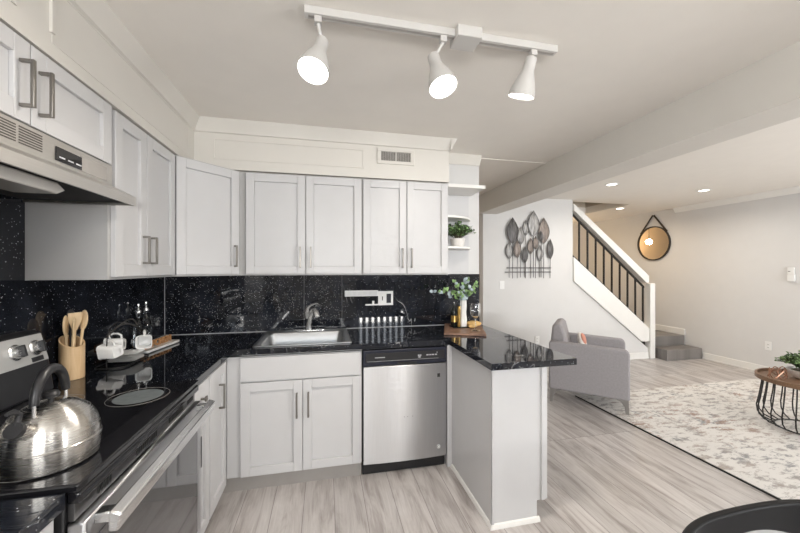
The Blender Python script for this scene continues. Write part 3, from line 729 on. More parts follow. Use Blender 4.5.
# thermostat
t = thing('thermostat', 'white thermostat on the right wall at eye height', 'thermostat', (7.045, 0.24, 1.26))
obj('housing', MB().box(7.020, 7.0495, 0.205, 0.275, 1.262, 1.35), 'white', t, 0.004)
obj('cover_plate', MB().box(7.035, 7.0495, 0.215, 0.280, 1.352, 1.44), 'white', t, 0.003)
obj('screen', MB().box(7.033, 7.0348, 0.25, 0.272, 1.385, 1.392), 'dark', t)

# ------------------------------------------------------------------ counter things, left side
# kettle
kx, ky, kz = 0.515, -1.862, 0.9262
t = thing('kettle', 'brushed steel kettle with black arched handle on the cooktop', 'kettle', (kx, ky, kz), R(0))
obj('body', MB().lathe([(0, 0), (0.088, 0), (0.094, 0.004), (0.098, 0.03), (0.0985, 0.050), (0.1005, 0.052), (0.1005, 0.055), (0.0985, 0.057), (0.097, 0.075), (0.090, 0.102), (0.076, 0.126), (0.056, 0.141), (0.048, 0.145), (0.0, 0.146)], 48, Matrix.Translation((kx, ky, kz))), 'kettle', t)
ld = obj('lid', MB().lathe([(0.0, 0.152), (0.02, 0.152), (0.040, 0.149), (0.048, 0.1455), (0.050, 0.1445), (0.050, 0.142), (0, 0.142)], 40, Matrix.Translation((kx, ky, kz))), 'kettle', t)
obj('lid_knob', MB().lathe([(0, 0.150), (0.006, 0.150), (0.006, 0.160), (0.016, 0.164), (0.018, 0.171), (0.013, 0.178), (0, 0.180)], 24, Matrix.Translation((kx, ky, kz))), 'black', ld)
ha = R(-84); hd = Vector((math.cos(ha), math.sin(ha), 0))    # spout direction
pts = []
for i in range(15):
    a = PI * (0.02 + 0.96 * i / 14)
    p = hd * (math.cos(a) * 0.062)
    pts.append((kx + p.x, ky + p.y, kz + 0.158 + math.sin(a) * 0.078))
obj('handle', MB().tube(pts, [0.009 + 0.003 * math.sin(PI * i / 14) for i in range(15)], 12), 'black', t)
for s_ in (-1, 1):
    p = hd * (0.062 * s_)
    obj('handle_bracket', MB().rod((kx + p.x, ky + p.y, kz + 0.132), (kx + p.x, ky + p.y, kz + 0.168), 0.004), 'chrome', t)
p0 = Vector((kx, ky, kz + 0.105)) + hd * 0.075; p1 = Vector((kx, ky, kz + 0.128)) + hd * 0.118
sp = obj('spout', MB().rod(p0, p1, 0.019, 0.015, 20), 'kettle', t)
p2 = p1 + (p1 - p0).normalized() * 0.012
obj('whistle_cap', MB().rod(p1, p2, 0.018, 0.017, 20), 'black', sp)
p3 = p1 + Vector((0, 0, 0.012))
obj('trigger', MB().tube([p3, p3 + Vector((0, 0, 0.022)) - hd * 0.010, p3 + Vector((0, 0, 0.034)) + hd * 0.008, p3 + Vector((0, 0, 0.036)) + hd * 0.028], [0.007, 0.006, 0.006, 0.004], 10), 'black', sp)

# utensil crock (slanted rim)
ux, uy = 0.064, -1.058
t = thing('utensil_crock', 'bamboo utensil crock with a slanted rim beside the range', 'utensil holder', (ux, uy, Z1 + 0.001))
mb = MB(); n = 32
def ring(r, f): return [(ux + r * math.cos(2 * PI * k / n), uy + r * math.sin(2 * PI * k / n), f(math.cos(2 * PI * k / n - R(150)))) for k in range(n)]
loft(mb, [ring(0.044, lambda c_: Z1 + 0.001), ring(0.045, lambda c_: Z1 + 0.01), ring(0.045, lambda c_: Z1 + 0.172 + 0.026 * c_),
          ring(0.039, lambda c_: Z1 + 0.172 + 0.023 * c_), ring(0.038, lambda c_: Z1 + 0.012)])
mb.bm.faces.new([v for v in mb.bm.verts][:n][::-1])
obj('cup', mb, 'bamboo', t)
def utensil(kind, label, dx, dy, lean, tilt, m='spoon', turn=0.0, ln=0.285):
    base_ = Vector((ux + dx, uy + dy, Z1 + 0.016)); d = Vector((math.cos(lean) * math.sin(tilt), math.sin(lean) * math.sin(tilt), math.cos(tilt)))
    q = d.to_track_quat('Z', 'Y').to_matrix().to_4x4()
    M = Matrix.Translation(base_) @ q @ Matrix.Rotation(turn, 4, 'Z')
    t = thing(kind, label, 'utensil', base_[:], 0, 'utensils in the bamboo crock')
    obj('shaft', MB().tube([(0, 0, 0), (0, 0, 0.1), (0, 0, ln - 0.075)], [0.005, 0.0045, 0.006], 8, M=M), m, t)
    mb = MB()
    if kind == 'wooden_spatula':
        mb.prism([(-0.008, ln - 0.08), (0.008, ln - 0.08), (0.024, ln - 0.03), (0.025, ln), (-0.025, ln + 0.004), (-0.024, ln - 0.03)], 'y', -0.003, 0.003, M)
    else:
        mb.ball((0, 0, 0), 0.021, 14, (1, 0.28, 2.3), M @ Matrix.Translation((0, 0, ln - 0.04)))
    obj('head', mb, m, t, 0.001)
    return t
FA = R(-55)
utensil('wooden_spoon', 'wooden spoon at the left of the crock with hollow bowl showing', -0.006, -0.022, R(150), R(2), turn=0.6, ln=0.270)
utensil('wooden_spatula', 'flat wooden spatula upright in the middle of the crock', 0.004, -0.002, R(60), R(2), turn=1.2, ln=0.285)
utensil('wooden_spoon', 'long pale wooden spoon leaning right out of the crock', 0.012, 0.014, R(30), R(5), turn=0.8, ln=0.29)
utensil('wooden_spoon', 'short wooden spoon at the front of the crock, half hidden by the others', 0.010, -0.020, R(-30), R(4), turn=1.0, ln=0.262)
utensil('kitchen_turner', 'black kitchen turner behind the wooden spoons in the crock', -0.018, 0.020, R(120), R(1), 'black', 0.7, ln=0.295)

# mug rack
mx, my = 0.140, -0.800
t = thing('mug_rack', 'black wire rack with curved arms holding white cups and saucers', 'mug rack', (mx, my, Z1 + 0.001))
obj('base_frame', MB().tube([(x, y, Z1 + 0.006) for x, y in rrect(mx - 0.07, mx + 0.07, my - 0.145, my + 0.145, 0.05)], 0.004, 6, True)
    .rod((mx - 0.07, my, Z1 + 0.006), (mx + 0.07, my, Z1 + 0.006), 0.003, None, 6), 'blackm', t)
for s_ in (-1, 1):
    obj('upright', MB().tube([(mx, my + s_ * 0.145, Z1 + 0.006), (mx, my + s_ * 0.147, Z1 + 0.10), (mx, my + s_ * 0.140, Z1 + 0.170)], 0.003, 6), 'blackm', t)
for hh, off in ((0.205, 0.0), (0.215, -0.03), (0.232, 0.028)):
    obj('arch', MB().tube([(mx + off * math.sin(PI * i / 16), my - 0.140 + 0.28 * i / 16, Z1 + 0.170 + (hh - 0.170) * math.sin(PI * i / 16)) for i in range(17)], 0.0032, 6), 'nickel', t)
def mug(label, loc, rz, tiltx, tilty, sc=1.12):
    t = thing('mug', label, 'mug', loc, 0, 'cups on the wire rack')
    M = Matrix.Translation(loc) @ Matrix.Rotation(rz, 4, 'Z') @ Matrix.Rotation(tiltx, 4, 'X') @ Matrix.Rotation(tilty, 4, 'Y') @ Matrix.Scale(sc, 4)
    def L_(s_, z): return [tuple(M @ Vector((x, y, z))) for x, y in rrect(-s_, s_, -s_, s_, s_ * 0.45, 4)]
    obj('body', loft(MB(), [L_(0.012, -0.034), L_(0.024, -0.034), L_(0.029, -0.026), L_(0.031, 0.030), L_(0.034, 0.036), L_(0.030, 0.036), L_(0.028, 0.028), L_(0.026, -0.024), L_(0.018, -0.029)]), 'ceramic', t)
    obj('handle', MB().tube([(0.030, 0, 0.022), (0.046, 0, 0.024), (0.054, 0, 0.010), (0.052, 0, -0.008), (0.044, 0, -0.020), (0.029, 0, -0.022)], 0.0045, 8, M=M), 'ceramic', t)
# the handle points up (tilty -90), so each cup hangs on its side from the rack
hang = (('white cup hanging at the left end of the wire rack', 0.150, -0.925, 0.090, R(-20), R(12)), ('white cup hanging in the middle of the wire rack', 0.105, -0.805, 0.098, R(10), R(-8)),
        ('white cup hanging at the right end of the wire rack, mouth towards us', 0.190, -0.692, 0.092, R(110), R(0)))
for lab, x_, y_, dz_, rz_, tx_ in hang:
    mug(lab, (x_, y_, Z1 + dz_), rz_, tx_, R(-90))
    hz_ = Z1 + dz_ + 0.058
    obj('hook', MB().tube([(mx + 0.003, y_, Z1 + 0.19), (mx + (x_ - mx) * .5, y_, hz_ + 0.018), (x_, y_, hz_ + 0.008), (x_ + 0.006, y_, hz_ + 0.014)], 0.0025, 6), 'blackm', t)
for k in range(5):
    x_, y_ = mx + 0.012 + 0.004 * math.sin(k * 2), my + 0.004 * math.cos(k * 3)
    z_ = Z1 + 0.012 + 0.0088 * k
    o = obj('saucer', loft(MB(), [[(x, y, z_ + dz) for x, y in rrect(x_ - s_, x_ + s_, y_ - s_, y_ + s_, s_ * 0.4)] for s_, dz in ((0.035, 0), (0.062, 0.0042), (0.065, 0.0058), (0.060, 0.0058), (0.035, 0.0018))]), 'ceramic')
    tag(o, ['bottom saucer of the stack under the hanging cups', 'second saucer from the bottom of the stack below the cups', 'middle saucer of the stack below the hanging cups', 'fourth saucer up in the stack below the cups', 'topmost white saucer of the stack below the hanging cups'][k], 'saucer', 'saucers stacked on the wire rack')

# oil bottles
def oil(label, x, y, h_):
    z = Z1 + 0.001
    t = thing('oil_bottle', label, 'bottle', (x, y, z), 0, 'glass oil bottles by the backsplash')
    obj('glass_body', MB().lathe([(0, 0), (0.026, 0), (0.028, 0.004), (0.028, h_ * 0.50), (0.024, h_ * 0.60), (0.013, h_ * 0.68), (0.012, h_ * 0.78), (0.014, h_ * 0.80), (0, h_ * 0.80)], 20, Matrix.Translation((x, y, z))), 'oil', t)
    obj('pourer', MB().lathe([(0, h_ * .80), (0.015, h_ * .80), (0.015, h_ * .85), (0.006, h_ * .87), (0.005, h_ * .95), (0.007, h_ * .96), (0.006, h_), (0, h_)], 16, Matrix.Translation((x, y, z + 0.0005))), 'chrome', t)
oil('clear glass oil bottle with steel pourer, left one behind the tray', 0.062, -0.488, 0.285)
oil('clear glass oil bottle with steel pourer, right one behind the tray', 0.062, -0.395, 0.29)

# tray with wooden letters
t0 = thing('tray', 'long white rectangular tray lying below the black backsplash corner', 'tray', (0.150, -0.455, Z1 + 0.001), R(-8))
Mt = Matrix.Translation((0.150, -0.455, Z1)) @ Matrix.Rotation(R(-8), 4, 'Z')
obj('plate', loft(MB(), [[tuple(Mt @ Vector((x, y, z))) for x, y in rrect(-a, a, -b, b, 0.012)] for a, b, z in ((0.046, 0.160, 0.001), (0.052, 0.168, 0.006), (0.052, 0.168, 0.018), (0.049, 0.165, 0.019), (0.044, 0.160, 0.017))]), 'ceramic', t0)
def text_mb(txt, size, ext, M):
    cu = bpy.data.curves.new('lettering', 'FONT'); cu.body = txt; cu.size = size; cu.extrude = ext; cu.align_x = 'CENTER'; cu.resolution_u = 3
    cu.offset = size * 0.012
    o = bpy.data.objects.new('lettering', cu); C.objects.link(o)
    dg = bpy.context.evaluated_depsgraph_get(); me = bpy.data.meshes.new_from_object(o.evaluated_get(dg))
    mb = MB(); mb.bm.from_mesh(me); bmesh.ops.transform(mb.bm, matrix=M, verts=mb.bm.verts)
    bpy.data.objects.remove(o); bpy.data.curves.remove(cu); bpy.data.meshes.remove(me); return mb
for i, ch in enumerate('KITCHEN'):
    y = -0.128 + 0.0425 * i
    M = Mt @ Matrix.Translation((0.0, y, 0.0175)) @ Matrix.Rotation(R(90), 4, 'Z') @ Matrix.Rotation(R(90), 4, 'X') 
    o = obj('wooden_letter', text_mb(ch, 0.058, 0.006, M), 'letter')
    tag(o, 'brown wooden letter %s standing on the white tray' % ch, 'letter', 'wooden letters on the white tray')

# ------------------------------------------------------------------ peninsula board group
t = thing('cutting_board', 'dark reddish wooden board on the peninsula worktop under the vase', 'cutting board', (2.32, -0.30, Z1 + 0.001), R(-20.6))
Mb = Matrix.Translation((2.32, -0.30, 0)) @ Matrix.Rotation(R(-20.6), 4, 'Z')
obj('slab', MB().box(-0.158, 0.158, -0.235, 0.235, Z1 + 0.001, Z1 + 0.017, Mb), 'board', t, 0.003)
zb_ = Z1 + 0.018
o = obj('small_plate', MB().box(2.235, 2.375, -0.30, -0.19, zb_, zb_ + 0.008), 'dkglass', None, 0.002)
tag(o, 'small dark glass plate on the wooden board under the vase', 'plate')
zp = zb_ + 0.009
vx, vy = 2.335, -0.255
t = thing('vase', 'tall white faceted vase holding eucalyptus sprigs on the wooden board', 'vase', (vx, vy, zp))
obj('vessel', MB().lathe([(0, 0), (0.030, 0), (0.033, 0.05), (0.026, 0.11), (0.030, 0.17), (0.028, 0.218), (0.025, 0.218), (0.024, 0.17), (0, 0.02)], 8, Matrix.Translation((vx, vy, zp))), 'vase', t)
def leaf_pts(mb, p, d, up, ln, wd):
    d = d.normalized(); s_ = d.cross(up)
    if s_.length < 1e-3: s_ = d.orthogonal()
    s_.normalize(); n_ = s_.cross(d)
    prof = ((0, 0.05), (0.25, 0.8), (0.55, 1.0), (0.85, 0.6), (1.0, 0.05))
    prev = None
    for f, wf in prof:
        c_ = p + d * ln * f + n_ * (0.12 * ln * math.sin(PI * f))
        a = mb.bm.verts.new(c_ - s_ * wd * 0.5 * wf + n_ * wd * 0.12 * wf); m_ = mb.bm.verts.new(c_); b = mb.bm.verts.new(c_ + s_ * wd * 0.5 * wf + n_ * wd * 0.12 * wf)
        if prev:
            mb.bm.faces.new((prev[0], prev[1], m_, a)); mb.bm.faces.new((prev[1], prev[2], b, m_))
        prev = (a, m_, b)
rnd = random.Random(3)
def V(*a): return Vector(a)
t2 = thing('eucalyptus_sprigs', 'green and blue-grey eucalyptus sprigs fanning out of the white vase', 'plant', (vx, vy, zp + 0.20))
mbs = {'leafl': MB(), 'leafb': MB(), 'leaf': MB()}; stm = MB()
ends = [(-0.27, -0.02, 0.12, 'leafb'), (-0.17, -0.03, 0.14, 'leafl'), (-0.07, -0.08, 0.10, 'leafb'), (-0.08, 0.02, 0.22, 'leafl'), (0.0, -0.02, 0.24, 'leafb'), (0.04, 0.01, 0.25, 'leaf'), (0.10, -0.03, 0.20, 'leafl'), (0.07, -0.07, 0.13, 'leafl'), (-0.04, -0.06, 0.04, 'leafb'), (0.03, -0.08, 0.16, 'leafb'), (0.02, -0.05, 0.09, 'leaf')]
for (ex, ey, ez, mm) in ends:
    p0 = V(vx, vy, zp + 0.10); p1 = V(vx + ex * 0.06, vy + ey * 0.1, zp + 0.215); p3 = V(vx + ex, vy + ey, zp + 0.20 + ez * 0.75)
    p2 = (p1 + p3) / 2 + V(0, 0, 0.03)
    path = []
    for k in range(13):
        u = k / 12
        path.append(p1 * (1 - u) ** 2 + p2 * 2 * u * (1 - u) + p3 * u * u)
    stm.tube([p0] + path, 0.0014, 5)
    for k in range(2, 13, 2):
        for s_ in (-1, 1):
            d = V(rnd.uniform(-1, 1), rnd.uniform(-1, .4), rnd.uniform(-.3, 1)).normalized()
            leaf_pts(mbs[mm if rnd.random() < .6 else rnd.choice(['leafl', 'leaf', 'leafb', 'leafl'])], path[k], d, V(0.2, -0.9, 0.3), rnd.uniform(0.028, 0.042), rnd.uniform(0.022, 0.032))
obj('stems', stm, 'stem', t2)
for k_, m_ in mbs.items(): obj('foliage', m_, k_, t2)
bx_, by_ = 2.262, -0.235
t = thing('wine_bottle', 'dark glass bottle beside the white vase on the wooden board', 'bottle', (bx_, by_, zp))
obj('glass_body', MB().lathe([(0, 0), (0.027, 0), (0.029, 0.005), (0.029, 0.115), (0.024, 0.14), (0.012, 0.16), (0.011, 0.20), (0, 0.20)], 24, Matrix.Translation((bx_, by_, zp))), 'dkglass', t)
obj('label', MB().lathe([(0.0293, 0.035), (0.0297, 0.035), (0.0297, 0.09), (0.0293, 0.09)], 24, Matrix.Translation((bx_, by_, zp))), 'amber', t)
o = obj('gold_tumbler', MB().lathe([(0, 0), (0.012, 0), (0.014, 0.004), (0.013, 0.06), (0.015, 0.13), (0.012, 0.17), (0.010, 0.17), (0.011, 0.01), (0, 0.008)], 12, Matrix.Translation((2.286, -0.282, zp))), 'amber')
tag(o, 'slim gold glass vessel left of the white vase on the board', 'vessel')
def wine_glass(label, x, y, sc=1.0):
    z = zb_
    t = thing('wine_glass', label, 'wine glass', (x, y, z))
    M = Matrix.Translation((x, y, z)) @ Matrix.Scale(sc, 4)
    obj('foot', MB().lathe([(0, 0), (0.033, 0), (0.033, 0.0015), (0.006, 0.005), (0, 0.005)], 28, M), 'glass', t)
    obj('glass_stem', MB().lathe([(0, 0.0052), (0.004, 0.0052), (0.0032, 0.03), (0.0035, 0.09), (0, 0.092)], 12, M), 'glass', t)
    obj('bowl', MB().lathe([(0, 0.0922), (0.008, 0.0935), (0.028, 0.11), (0.040, 0.14), (0.041, 0.165), (0.034, 0.215), (0.0325, 0.215), (0.0393, 0.165), (0.0385, 0.14), (0.027, 0.1115), (0, 0.095)], 32, M), 'glass', t)
wine_glass('clear stemmed wine glass on the board before the bread', 2.366, -0.425)
t = thing('bread_loaf', 'golden crusty bread on the wooden board beside the wine glass', 'bread', (2.44, -0.235, zb_))
obj('loaf', MB().ball((0, 0, 0), 0.05, 20, (1.35, 0.72, 0.5), Matrix.Translation((2.430, -0.25, zb_ + 0.026)) @ Matrix.Rotation(R(-10), 4, 'Z')), 'bread', t)
obj('slice', MB().ball((0, 0, 0), 0.035, 16, (1.3, 0.5, 0.5), Matrix.Translation((2.395, -0.315, zb_ + 0.0185)) @ Matrix.Rotation(R(15), 4, 'Z')), 'bread', t)

# shelf plant
def pot_plant(name, label, x, y, z, pot_prof, m_pot, fr, fh, n_leaf, ls, seed, mats=('leaf', 'leaf', 'leafl'), off=(0, 0), clip=None):
    t = thing(name, label, 'plant', (x, y, z))
    obj('pot', MB().lathe(pot_prof, 32, Matrix.Translation((x, y, z))), m_pot, t)
    topz = max(p[1] for p in pot_prof)
    obj('soil', MB().lathe([(0, topz - 0.012), (pot_prof[-2][0] * 0.95, topz - 0.012), (pot_prof[-2][0] * 0.95, topz - 0.010), (0, topz - 0.008)], 20, Matrix.Translation((x, y, z))), 'stem', t)
    rn = random.Random(seed); A = {m_: MB() for m_ in set(mats)}; st_ = MB()
    for i in range(n_leaf // 8):
        a = rn.uniform(0, 2 * PI); rr = fr * math.sqrt(rn.random()); hh = fh * (1 - 0.6 * (rr / fr) ** 2) * rn.uniform(0.6, 1)
        p0 = V(x + 0.3 * rr * math.cos(a) * .5, y + 0.3 * rr * math.sin(a) * .5, z + topz - 0.01); p3 = V(x + off[0] + rr * math.cos(a), y + off[1] + rr * math.sin(a), z + topz + hh)
        p2 = V(p0.x * .6 + p3.x * .4, p0.y * .6 + p3.y * .4, p3.z + 0.01)
        path = [p0 * (1 - u) ** 2 + p2 * 2 * u * (1 - u) + p3 * u * u for u in [k / 6 for k in range(7)]]
        st_.tube(path, 0.0012, 4)
        for k in range(8):
            p = path[rn.randint(2, 6)]
            d = V(rn.uniform(-1, 1), rn.uniform(-1, 1), rn.uniform(-.5, .9)).normalized()
            if clip and not clip(p + d * ls): continue
            leaf_pts(A[rn.choice(mats)], p, d, V(rn.uniform(-.3, .3), -.5, 1), ls * rn.uniform(.7, 1.2), ls * rn.uniform(.5, .75))
    obj('stems', st_, 'stem', t)
    for k_, m_ in A.items(): obj('foliage', m_, k_, t)
    return t
pot_plant('potted_plant', 'small green potted plant in a white pot on the open end shelf', 2.325, -0.155, 1.609,
    [(0, 0), (0.045, 0), (0.056, 0.02), (0.062, 0.062), (0.066, 0.072), (0.062, 0.072), (0.0, 0.058)], 'pot', 0.145, 0.150, 640, 0.028, 5, clip=lambda p: p.x > 2.19 and p.z < 1.84 and p.y < -0.02)

# ------------------------------------------------------------------ track light
t = thing('track_light', 'white ceiling track carrying three spot heads above the kitchen floor', 'track light', (1.69, -1.515, H))
obj('track', MB().box(1.125, 2.262, -1.533, -1.497, 2.428, 2.4595), 'lampw', t, 0.002)
obj('power_channel', MB().box(1.14, 2.25, -1.521, -1.509, 2.4265, 2.4278), 'kick', t)
obj('feed_box', MB().box(1.755, 1.868, -1.565, -1.465, 2.412, 2.4595), 'lampw', t, 0.003)
def head(x, lens, nrm, lit, k=0.92):
    nrm = Vector(nrm).normalized(); lens = Vector(lens); h0 = lens - nrm * 0.190 * k; zt_ = 2.426
    Q_ = Matrix.Translation(h0) @ nrm.to_track_quat('Z', 'Y').to_matrix().to_4x4()
    hd_ = obj('spot_head', MB().lathe([(0, 0), (0.021, 0.0), (0.026, 0.006), (0.027, 0.06 * k), (0.030, 0.075 * k), (0.046, 0.12 * k), (0.058, 0.165 * k), (0.061, 0.195 * k), (0.0595, 0.195 * k), (0.056, 0.165 * k), (0.043, 0.12 * k), (0.020, 0.08 * k), (0, 0.078 * k)], 32, Q_), 'lampw', t)
    obj('swivel', MB().box(x - 0.014, x + 0.014, -1.529, -1.501, zt_ - 0.024, zt_).rod((x, -1.515, zt_ - 0.024), (h0 + nrm * 0.015)[:], 0.007), 'lampw', hd_)
    obj('lamp_lens', MB().lathe([(0, 0), (0.0575, 0), (0.0575, 0.003), (0.03, 0.008), (0, 0.010)], 32, Matrix.Translation(lens - nrm * 0.012) @ nrm.to_track_quat('Z', 'Y').to_matrix().to_4x4()), 'lamp', hd_)
    area('track_spot', (lens + nrm * 0.02)[:], nrm, 0.10, 0.10, lit, NEUT, 'DISK', 160)
head(1.178, (1.160, -1.545, 2.195), (-0.22, -0.36, -1), 8)
head(1.705, (1.695, -1.545, 2.195), (0.16, -0.36, -1), 8)
head(2.142, (2.108, -1.475, 2.235), (-0.12, 0.36, -1), 8, 0.86)

# recessed downlights
for (x, y, lab) in ((4.64, 0.583, 'round white recessed ceiling light nearest the beam'), (6.09, 0.59, 'round white recessed ceiling light nearest the right wall'), (6.14, 1.94, 'small recessed ceiling light over the stair landing')):
    t = thing('recessed_light', lab, 'ceiling light', (x, y, H - 0.006), 0, 'recessed lights in the living room ceiling')
    obj('trim_ring', MB().lathe([(0.052, -0.001), (0.078, -0.001), (0.075, -0.006), (0.055, -0.006), (0.052, -0.001)], 32, Matrix.Translation((x, y, H))), 'white', t)
    obj('lamp_lens', MB().lathe([(0, -0.001), (0.051, -0.001), (0.051, -0.004), (0, -0.005)], 32, Matrix.Translation((x, y, H))), 'lamp2', t)
    area('downlight', (x, y, H - 0.02), (0, 0, -1), 0.1, 0.1, 12, NEUT if y < 1 else WARM, 'DISK', 160)

# ------------------------------------------------------------------ leaf sculpture
t = thing('wall_sculpture', 'metal leaf sculpture of grey and bronze leaves on rods, on the stair wall', 'sculpture', (4.1, 1.49, 1.29))
def wall_xz(px, py):   # offline-measured place of a leaf on the wall, in metres
    return px, py
LP = lambda f: (4 * f ** 0.9 * (1 - f ** 0.9)) ** 1.15
leaves = [(3.820, 1.775, 2.158, .185, 'art_d'), (3.952, 1.765, 2.028, .115, 'art_l'), (4.035, 1.900, 2.125, .10, 'art_l'), (4.154, 1.885, 2.266, .19, 'art_l'), (4.328, 1.785, 2.172, .185, 'art_b'),
          (3.775, 1.560, 1.810, .115, 'art_l'), (3.893, 1.575, 1.832, .115, 'art_b'), (4.020, 1.500, 1.745, .095, 'art_d'), (4.117, 1.635, 1.868, .11, 'art_b'), (4.280, 1.82, 1.985, .085, 'art_d'),
          (4.434, 1.560, 1.862, .105, 'art_d'), (4.268, 1.530, 1.770, .10, 'art_l'), (4.188, 1.70, 1.90, .095, 'art_b')]
for i, (x, z0, z1, wd, mm) in enumerate(leaves):
    mb = MB(); yb = 1.462 + 0.007 * (i % 3); n = 10; cols = 5; V_ = []
    for k in range(n + 1):
        f = k / n; hw = wd / 2 * LP(f) if 0 < f < 1 else 0.001
        row = []
        for c_ in range(-cols, cols + 1):
            u = c_ / cols
            row.append(mb.bm.verts.new((x + hw * u, yb - 0.016 * (1 - u * u) * math.sin(PI * f) + (0.003 if c_ % 2 else 0), z0 + (z1 - z0) * f)))
        V_.append(row)
    for k in range(n):
        for c_ in range(2 * cols): mb.bm.faces.new((V_[k][c_], V_[k][c_ + 1], V_[k + 1][c_ + 1], V_[k + 1][c_]))
    lf = obj('leaf', mb, mm, t)
    sd = lf.modifiers.new('solid', 'SOLIDIFY'); sd.thickness = 0.002
    out = [(x + (wd / 2 * LP(k / n) if 0 < k < n else 0), yb, z0 + (z1 - z0) * k / n) for k in range(n + 1)]
    out += [(2 * x - p[0], p[1], p[2]) for p in out[-2:0:-1]]
    obj('rim_wire', MB().tube(out, 0.003, 6, True).rod((x, yb - 0.014, z0 + 0.02), (x, yb - 0.012, z1 - 0.03), 0.0025, None, 6), 'art_d', lf)
    obj('stem', MB().rod((x, yb + 0.004, 1.285 + 0.012 * (i % 2)), (x, yb, z0 + 0.01), 0.0045, None, 8), 'art_d', t)
for z in (1.435, 1.375): obj('crossbar', MB().box(3.74 + (1.435 - z) * -.5, 4.46, 1.484, 1.492, z - 0.007, z + 0.007), 'art_d', t)
obj('wall_mount', MB().rod((3.9, 1.492, 1.435), (3.9, 1.4995, 1.435), 0.01).rod((4.3, 1.492, 1.435), (4.3, 1.4995, 1.435), 0.01), 'art_d', t)

# ------------------------------------------------------------------ mirror
my_, mz_ = 2.105, 1.885; mr = 0.310
t = thing('round_mirror', 'round black-framed mirror hanging from a strap on the right wall', 'mirror', (7.04, my_, mz_))
MM = Matrix.Translation((7.0495, my_, mz_)) @ Matrix.Rotation(R(-90), 4, 'Y')
obj('frame', MB().lathe([(mr - 0.02, 0.0), (mr, 0.0), (mr, 0.032), (mr - 0.016, 0.032), (mr - 0.016, 0.018), (mr - 0.02, 0.018), (mr - 0.02, 0.0)], 64, MM), 'strap', t)
obj('mirror_glass', MB().lathe([(0, 0.0005), (mr - 0.0165, 0.0005), (mr - 0.0165, 0.014), (0, 0.014)], 64, MM), 'mirror', t)
for s_ in (-1, 1):
    a = Vector((7.030, my_ + s_ * 0.255, mz_ + 0.19)); b = Vector((7.030, my_ + s_ * 0.01, 2.395))
    nn = (b - a).normalized(); sd_ = Vector((1, 0, 0)).cross(nn) * 0.015
    mb = MB(); vs = [mb.bm.verts.new(p) for p in (a - sd_, a + sd_, b + sd_, b - sd_)]
    vs2 = [mb.bm.verts.new(v.co + Vector((0.004, 0, 0))) for v in vs]
    mb.bm.faces.new(vs); mb.bm.faces.new(vs2[::-1])
    for k in range(4): mb.bm.faces.new((vs[k], vs[(k + 1) % 4], vs2[(k + 1) % 4], vs2[k]))
    obj('strap', mb, 'strap', t)
obj('peg', MB().rod((7.0495, my_, 2.385), (7.018, my_, 2.385), 0.012), 'strap', t)

# ------------------------------------------------------------------ living room
o = thing('area_rug', 'large cream area rug with faded grey and rust pattern under the coffee table', 'rug', (5.4, -0.9, 0))
obj('pile', MB().box(3.935, 6.60, -2.6, 0.35, 0.001, 0.010), 'rug', o)
obj('binding', MB().box(3.922, 3.934, -2.6, 0.35, 0.001, 0.009), 'bind', o)

# armchair: local frame, front = +x, near side = -y
AC = thing('armchair', 'grey upholstered armchair with slim metal legs beside the rug edge', 'armchair', (4.028, 0.278, 0), R(-42.5))
def lobj(name, mb, m, parent, bv=0, seg=2): return obj(name, mb, m, parent, bv, seg, local=True)
AW, AL = 0.35, 0.36
base_o = lobj('seat_base', MB().box(-0.33, 0.345, -AW + 0.092, AW - 0.092, 0.16, 0.30), 'chair', AC, 0.012)
for s_, nm in ((-1, 'arm'), (1, 'arm')):
    y0_, y1_ = (-AW, -AW + 0.09) if s_ < 0 else (AW - 0.09, AW)
    lobj(nm, MB().prism([(-AL, 0.15), (AL, 0.145), (AL, 0.60), (AL - 0.03, 0.632), (-AL + 0.02, 0.655), (-AL, 0.64)], 'y', y0_, y1_), 'chair', AC, 0.018, 4)
lobj('seat_cushion', MB().box(-0.20, 0.35, -AW + 0.094, AW - 0.094, 0.302, 0.45), 'chair', AC, 0.03, 4)
lobj('backrest', MB().prism([(-0.345, 0.16), (-0.20, 0.305), (-0.17, 0.52), (-0.235, 0.80), (-0.27, 0.835), (-0.335, 0.815), (-0.355, 0.62)], 'y', -AW + 0.094, AW - 0.094), 'chair', AC, 0.025, 4)
for (x, y) in ((0.33, -AW + 0.03), (0.33, AW - 0.03), (-0.33, -AW + 0.03), (-0.33, AW - 0.03)):
    sx_ = 1 if x > 0 else -1
    lobj('leg', MB().prism([(x - 0.10 * sx_, 0.150), (x + 0.020 * sx_, 0.150), (x + 0.022 * sx_, 0.010), (x - 0.006 * sx_, 0.010), (x - 0.016 * sx_, 0.085), (x - 0.045 * sx_, 0.125)], 'y', y - 0.012, y + 0.012), 'legm', AC, 0.002)
Mc = WM[AC] @ Matrix.Translation((-0.055, 0.05, 0.585)) @ Matrix.Rotation(R(-14), 4, 'Y')
t = thing('throw_cushion', 'white and coral patterned cushion leaning on the armchair seat', 'cushion', Mc.translation[:])
obj('cover', MB().ball((0, 0, 0), 0.135, 24, (0.32, 1.0, 0.95), Mc), 'cush', t)
obj('coral_patch', MB().ball((0, 0, 0), 0.085, 20, (0.33, 1.0, 0.8), Mc @ Matrix.Translation((0.022, -0.03, 0.050))), 'cusho', t)

